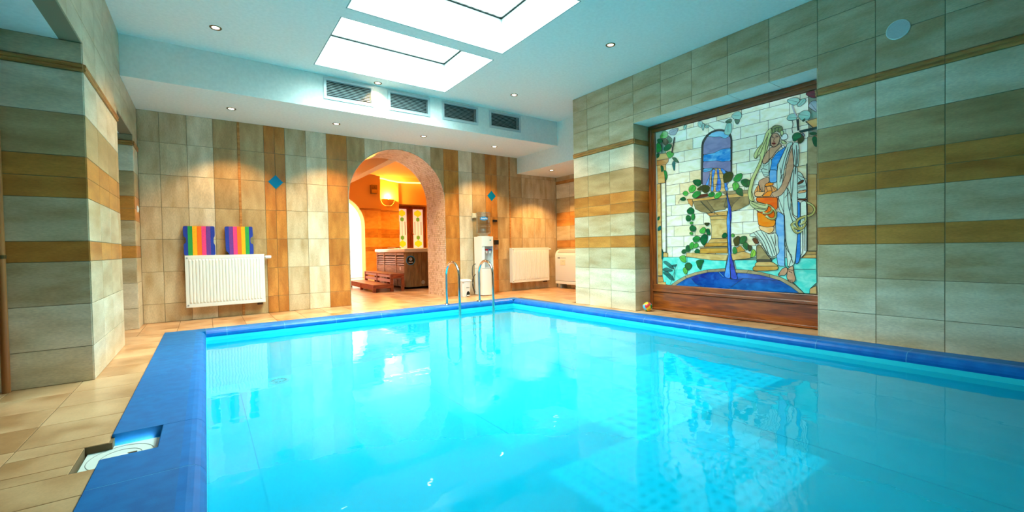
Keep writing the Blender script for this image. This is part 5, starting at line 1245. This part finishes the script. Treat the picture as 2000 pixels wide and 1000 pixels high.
mb = MB(); mb.cbox(XL, XL+0.012, 7.00, 7.06, 1.42, 1.50, 0.003); part('plate', mb, M_WHITE2, t)
mb = MB(); mb.cbox(XL+0.012, XL+0.018, 7.015, 7.045, 1.445, 1.48, 0.002); part('rocker', mb, M_WHITE2, t)

# ---- dehumidifier in the alcove
dh = thing('dehumidifier', 'white wall dehumidifier with rounded top in the alcove corner', 'dehumidifier', (6.3, 6.5, 0.1))
ya, yb_ = 5.75, 7.10; xf, xw = 6.20, XF-0.002
sec_ = [(xw, 0.165), (xf+0.004, 0.165), (xf, 0.175), (xf, 0.70)]+[(xf+0.13*(1-math.cos(a)), 0.70+0.135*math.sin(a)) for a in [k*math.pi/16 for k in range(1, 8)]]+[(xf+0.135, 0.838), (xw, 0.838)]
mb = MB(); mb.prism(sec_, lambda u, v, d: (u, d, v), yb_, ya); part('casing', mb, mat('dehumidifier_white', rgb(232,230,228), 0.35), dh, smooth=True)
mb = MB(); mb.cbox(xf-0.004, xw, ya+0.003, yb_-0.003, 0.098, 0.158, 0.006); part('base_skirt', mb, mat('dehumidifier_skirt', rgb(222,220,216), 0.4), dh)
for yy in (ya+0.1, yb_-0.14):
    mb = MB(); mb.box(xf+0.05, xw, yy, yy+0.05, 0.0, 0.10); part('foot', mb, M_GREYP, dh)
mb = MB(); a1_, a2_ = 0.42, 0.98
for k in range(3):
    an = 0.55+k*0.22; xk, zk = xf+0.13*(1-math.cos(an)), 0.70+0.135*math.sin(an); nx_, nz_ = -math.cos(an), math.sin(an)
    mb.add([(xk-0.001+nx_*0.002-0.006*nz_, ya+0.06, zk+nz_*0.002-0.006*math.cos(an)), (xk-0.001+nx_*0.002+0.006*nz_, ya+0.06, zk+nz_*0.002+0.006*math.cos(an)), (xk-0.001+nx_*0.002+0.006*nz_, yb_-0.07, zk+nz_*0.002+0.006*math.cos(an)), (xk-0.001+nx_*0.002-0.006*nz_, yb_-0.07, zk+nz_*0.002-0.006*math.cos(an))], [(0,1,2,3)])
part('outlet_slots', mb, mat('slot_brown', rgb(110,88,66), 0.6), dh)
mb = MB(); mb.cbox(xf-0.008, xf, 6.78, 6.93, 0.50, 0.62, 0.004); part('control_panel', mb, mat('control_cream', rgb(222,212,190), 0.4), dh)
mb = MB(); mb.lathe([(0.008, -0.003), (0.008, 0.0), (0, 0)], (xf-0.008, 6.84, 0.585), 10, 'x'); part('button', mb, M_GREYP, dh)
mb = MB(); mb.box(xf-0.0015, xf, 6.94, 7.02, 0.645, 0.665); mb.box(xf-0.0015, xf, 6.76, 6.92, 0.652, 0.658); part('emblem', mb, mat('emblem_grey', rgb(90,90,94), 0.5), dh)

# ---- ball on the window ledge
bl_ = thing('toy_ball', 'small multicoloured ball on the ledge beside the window frame', 'ball', (4.86, 3.69, 0.0))
bm = bmesh.new(); bmesh.ops.create_icosphere(bm, subdivisions=4, radius=0.063, matrix=Matrix.Translation((4.86, 3.69, 0.0635))); mb = MB(); bm.verts.index_update()
mb.add([q.co.copy() for q in bm.verts], [[q.index for q in f.verts] for f in bm.faces]); bm.free()
mball = mat('ball_colours', rgb(240,240,240), 0.3); N, L = nodes(mball); vo = N.new('ShaderNodeTexVoronoi'); vo.inputs['Scale'].default_value = 24.0; tc = N.new('ShaderNodeTexCoord'); rp = N.new('ShaderNodeValToRGB'); rp.color_ramp.interpolation = 'CONSTANT'
el = rp.color_ramp.elements; cols_ = [rgb(70,160,226), rgb(238,240,240), rgb(40,160,80), rgb(236,190,50), rgb(210,60,50), rgb(90,180,230), rgb(240,244,246)]
for i, c in enumerate(cols_):
    e = el[i] if i < 2 else el.new(i/7.0)
    e.position = i/7.0; e.color = c
L.new(tc.outputs['Object'], vo.inputs['Vector']); L.new(vo.outputs['Color'], rp.inputs[0]); L.new(rp.outputs[0], N['Principled BSDF'].inputs['Base Color'])
part('shell', mb, mball, bl_, smooth=True)
mb = MB(); mb.lathe([(0.006, 0), (0.006, 0.002), (0, 0.002)], (4.86, 3.69, 0.1255), 10); part('valve', mb, M_WHITE2, bl_)

# ---- round speaker in the right wall
sp = thing('wall_speaker', 'round pale ceiling-style speaker set flush high in the right wall', 'speaker', (XR, 1.071, 2.653))
mb = MB(); mb.lathe([(0.079, -0.001), (0.079, -0.006), (0.073, -0.010), (0.071, -0.008)], (XR, 1.071, 2.653), 36, 'x', cap=False); part('rim', mb, M_WHITE, sp, smooth=True)
mb = MB(); mb.lathe([(0.0, -0.0085), (0.0715, -0.0085), (0.0715, 0.0)], (XR, 1.071, 2.653), 36, 'x', cap=False); part('grille', mb, noise_mat('speaker_mesh', rgb(214,220,222), rgb(196,204,208), (1, 1, 1), 300.0, 0.6), sp)

# ---- copper pipe on the left pillar
pp = thing('copper_pipe', 'brown copper pipe running up the front of the left pillar', 'pipe', (-1.097, 4.255, 0))
mb = MB(); mb.tube([(-1.097, 4.255, 0.0), (-1.097, 4.255, 1.2), (-1.097, 4.255, 2.40)], 0.021, 16); part('tube', mb, noise_mat('copper_brown', rgb(150,88,44), rgb(176,112,60), (6, 6, 0.6), 3.0, 0.35), pp, smooth=True)
for z in (0.9, 2.0):
    mb = MB(); mb.lathe([(0.025, -0.012), (0.025, 0.012)], (-1.097, 4.255, z), 16); mb.box(-1.103, -1.091, 4.255, YP0, z-0.006, z+0.006); part('clip', mb, M_BRONZE, pp)

# ================================================================== SPA ROOM
tub = thing('hot_tub', 'square hot tub with wood cladding and a cream rim seen through the arch', 'hot tub', (4.7, 10.2, 0))
tx0, tx1, ty0, ty1 = 3.645, 5.75, 9.24, 11.24
mb = MB(); mb.cbox(tx0+0.02, tx1, ty0+0.02, ty1, 0.03, 0.83, 0.06); part('core', mb, mat('tub_core_dark', rgb(40,28,20), 0.8), tub)
mb = MB(); mb.cbox(tx0-0.045, tx1+0.04, ty0-0.045, ty1+0.04, 0.832, 0.925, 0.035); part('rim', mb, mat('tub_shell_cream', rgb(236,220,192), 0.25, coat=0.3), tub, smooth=True)
mb = MB(); mb.cbox(tx0+0.02, tx0+0.16, 9.90, 10.46, 0.918, 0.955, 0.012); part('headrest', mb, mat('headrest_brown', rgb(150,112,60), 0.6), tub)
k = 0; w = 0.094; x = tx0+0.10
while x < tx1-0.02:                              # planks of the front
    mb = MB(); mb.cbox(x, x+w-0.004, ty0-0.002, ty0+0.02, 0.05, 0.83, 0.003); part('plank', mb, M_TUBW, tub); x += w
mb = MB(); rr = 0.10
mb.prism([(tx0+rr-rr*math.cos(a), ty0+rr-rr*math.sin(a)) for a in [q*math.pi/12 for q in range(7)]]+[(tx0+rr, ty0+rr)], lambda u, v, d: (u, v, d), 0.05, 0.83); part('corner_post', mb, M_TUBW, tub, smooth=True)
LP = [(9.345, 9.81), (9.87, 10.63), (10.69, 11.16)]
for a, b_ in LP:                                  # framed louvre panels of the long side
    mb = MB(); mb.cbox(tx0-0.004, tx0+0.02, a, b_, 0.765, 0.828, 0.003); mb.cbox(tx0-0.004, tx0+0.02, a, b_, 0.41, 0.53, 0.003); part('panel_rail', mb, M_TUBL, tub)
    for z in (0.56, 0.612, 0.664, 0.716):
        mb = MB(); mb.add([(tx0-0.006, a, z-0.014), (tx0-0.006, b_, z-0.014), (tx0+0.018, b_, z+0.022), (tx0+0.018, a, z+0.022), (tx0-0.001, a, z-0.018), (tx0-0.001, b_, z-0.018), (tx0+0.022, b_, z+0.018), (tx0+0.022, a, z+0.018)], [(0,1,2,3),(7,6,5,4),(0,4,5,1),(1,5,6,2),(2,6,7,3),(3,7,4,0)]); part('louvre_slat', mb, M_TUBL, tub)
    y = a
    while y < b_-0.02:
        mb = MB(); mb.cbox(tx0, tx0+0.02, y, min(y+0.092, b_)-0.004, 0.05, 0.41, 0.003); part('plank', mb, M_TUBL, tub); y += 0.092
for y in (9.84, 10.66, 11.19):
    mb = MB(); mb.cbox(tx0-0.010, tx0+0.02, y-0.03, y+0.03, 0.05, 0.83, 0.004); part('panel_post', mb, M_TUBL, tub)
mb = MB(); mb.lathe([(0.105, 0), (0.105, -0.006), (0.0, -0.006)], (3.76, ty0-0.002, 0.65), 28, 'y'); bd = part('badge', mb, mat('badge_blue', rgb(40,150,200), 0.3), tub, label='round black badge with a blue ring')
mb = MB(); mb.lathe([(0.090, -0.006), (0.090, -0.009), (0.0, -0.009)], (3.76, ty0-0.002, 0.65), 28, 'y'); part('badge_disc', mb, mat('badge_black', rgb(16,18,22), 0.3), bd)
mb = MB(); mb.lathe([(0.036, -0.009), (0.036, -0.012), (0.018, -0.012), (0.018, -0.009)], (3.76, ty0-0.002, 0.68), 20, 'y'); mb.box(3.71, 3.81, ty0-0.0135, ty0-0.010, 0.600, 0.618); part('badge_mark', mb, mat('badge_white', rgb(236,236,232), 0.4), bd)
mb = MB(); mb.lathe([(0.046, 0), (0.046, -0.010), (0.030, -0.014), (0.0, -0.014)], (4.05, ty0-0.002, 0.14), 24, 'y'); part('drain_cap', mb, mat('drain_cap_grey', rgb(170,166,156), 0.3), tub, smooth=True)
mb = MB(); mb.lathe([(0.040, 0), (0.040, -0.008), (0, -0.008)], (tx0-0.001, 9.56, 0.46), 20, 'x'); part('side_cap', mb, mat('side_cap_cream', rgb(230,206,186), 0.4), tub)

st = thing('wooden_steps', 'two tier reddish wooden steps standing against the hot tub', 'steps', (3.15, 10.0, 0))
sy0, sy1 = 9.03, 10.92
def slats(xa, xb_, z, n):
    for k in range(n):
        a = sy0+(sy1-sy0)*k/n; mb = MB(); mb.cbox(xa, xb_, a+0.005, a+(sy1-sy0)/n-0.005, z-0.024, z, 0.003); part('tread_slat', mb, M_STEPW, st)
slats(2.845, 3.22, 0.165, 20); slats(3.222, 3.53, 0.375, 20)
mb = MB(); mb.cbox(2.85, 2.872, sy0+0.01, sy1-0.01, 0.052, 0.140, 0.003); part('riser_board', mb, M_STEPW, st)
for zz in ((0.195, 0.262), (0.300, 0.350)):
    mb = MB(); mb.cbox(3.228, 3.250, sy0+0.03, sy1-0.02, zz[0], zz[1], 0.003); part('riser_board', mb, mat('riser_lit_pink', rgb(206,160,150), 0.4), st)  # white light on the upper risers is put into their pale colour
for xx, zt in ((2.872, 0.14), (3.25, 0.35), (3.49, 0.35)):
    for yy in (sy0+0.035, 9.97, sy1-0.05):
        mb = MB(); mb.cbox(xx-0.03, xx+0.03, yy-0.03, yy+0.03, 0.0, zt, 0.004); part('leg', mb, M_STEPW, st)
mb = MB(); mb.cbox(2.88, 3.23, sy0+0.006, sy0+0.03, 0.075, 0.140, 0.003); mb.cbox(3.235, 3.51, sy0+0.006, sy0+0.03, 0.275, 0.350, 0.003); mb.cbox(2.88, 3.23, sy1-0.03, sy1-0.006, 0.075, 0.140, 0.003); mb.cbox(3.235, 3.51, sy1-0.03, sy1-0.006, 0.275, 0.350, 0.003); part('side_rail', mb, M_STEPW, st)

sc_ = thing('wall_sconce', 'glowing half bowl uplight on the orange wall left of the glazed doors', 'wall lamp', (5.16, YS, 2.5))
n = 14; vs = []; fs = []
for j in range(6):
    f = j/5.0; r = 0.21*math.sqrt(1-(1-f)**2*0.82) if j else 0.09; z = 2.43+0.20*f
    for i in range(n+1): a = math.pi*i/n; vs.append((5.165+r*1.08*math.cos(a), YS-0.002-r*0.75*math.sin(a), z))
for j in range(5):
    for i in range(n): fs.append((j*(n+1)+i, j*(n+1)+i+1, (j+1)*(n+1)+i+1, (j+1)*(n+1)+i))
fs.append(list(range(n+1))); mb = MB(); mb.add(vs, fs); part('bowl', mb, mat('sconce_plaster', rgb(226,180,110), 0.7), sc_, smooth=True)
mb = MB(); mb.lathe([(0.0, 0), (0.045, 0.0), (0.05, 0.06), (0.0, 0.09)], (5.165, YS-0.08, 2.56), 16, cap=False); part('bulb', mb, mat('bulb_glow', rgb(255,240,200), 0.4, emit=(1, 0.75, 0.35, 1), emit_s=40), sc_, smooth=True)
lamp('sconce_lamp', 'POINT', (5.165, YS-0.10, 2.72), 100, SPA_WARM, shadow_soft_size=0.06)
bx = thing('spa_loudspeaker', 'small metallic box loudspeaker high on the orange spa wall', 'speaker', (4.535, YO, 2.88))
mb = MB(); mb.cbox(4.44, 4.64, YO-0.14, YO-0.001, 2.74, 3.03, 0.012); part('cabinet', mb, mat('speaker_bronze', rgb(150,112,50), 0.3, metal=0.7), bx)
mb = MB(); mb.cbox(4.455, 4.625, YO-0.150, YO-0.139, 2.755, 2.87, 0.006); part('horn', mb, mat('speaker_gold', rgb(232,196,90), 0.2, metal=0.9), bx)
mb = MB(); mb.lathe([(0.012, 0), (0.012, -0.006), (0, -0.006)], (4.54, YO-0.14, 2.95), 10, 'y'); part('knob', mb, M_BLACK, bx)
cv = thing('cove_light', 'curved warm cove light glowing where the spa ceiling meets the wall', 'cove light', (5.4, YS, 3.25))
pth = [(4.80, 14.50, 3.335), (4.98, 14.47, 3.315), (5.20, 14.44, 3.265), (5.48, 14.43, 3.235), (5.80, 14.44, 3.235), (6.25, 14.48, 3.262), (6.9, 14.55, 3.30)]
mb = MB(); mb.tube(pth, 0.028, 10); part('strip', mb, mat('cove_glow', rgb(255,220,120), 0.4, emit=(1.0, 0.66, 0.12, 1), emit_s=4.0), cv, smooth=True)
mb = MB()
for i in range(len(pth)-1):
    a, b_ = pth[i], pth[i+1]; mb.add([(a[0], a[1]-0.03, a[2]+0.015), (b_[0], b_[1]-0.03, b_[2]+0.015), (b_[0], 14.0, 3.338), (a[0], 14.0, 3.338), (a[0], a[1]-0.03, a[2]+0.03), (b_[0], b_[1]-0.03, b_[2]+0.03), (b_[0], 14.0, 3.3395), (a[0], 14.0, 3.3395)], [(0,1,2,3),(4,5,6,7),(0,1,5,4),(2,3,7,6),(1,2,6,5),(0,3,7,4)])
part('cornice', mb, M_SPAP, cv, smooth=True)
# unseen lights set in the spa and the white room
lamp('spa_daylight_fill', 'SPOT', (1.5, 10.6, 3.30), 420, (1.0, 0.86, 0.76), spot_size=math.radians(140), spot_blend=0.6, shadow_soft_size=0.15)  # added light standing in for daylight from the spa's left side
for x, y in ((4.2, 12.4), (5.2, 10.2), (5.9, 13.3)): lamp('spa_warm_light', 'SPOT', (x, y, 3.30), 320, SPA_WARM, spot_size=math.radians(120), spot_blend=0.6, shadow_soft_size=0.08)  # warm spa light; the one near the doors is added to brighten them
lamp('white_room_fill', 'AREA', (2.6, 16.0, 2.95), 190, (1.0, 0.93, 0.88), size=1.6)  # added light standing in for daylight in the white room
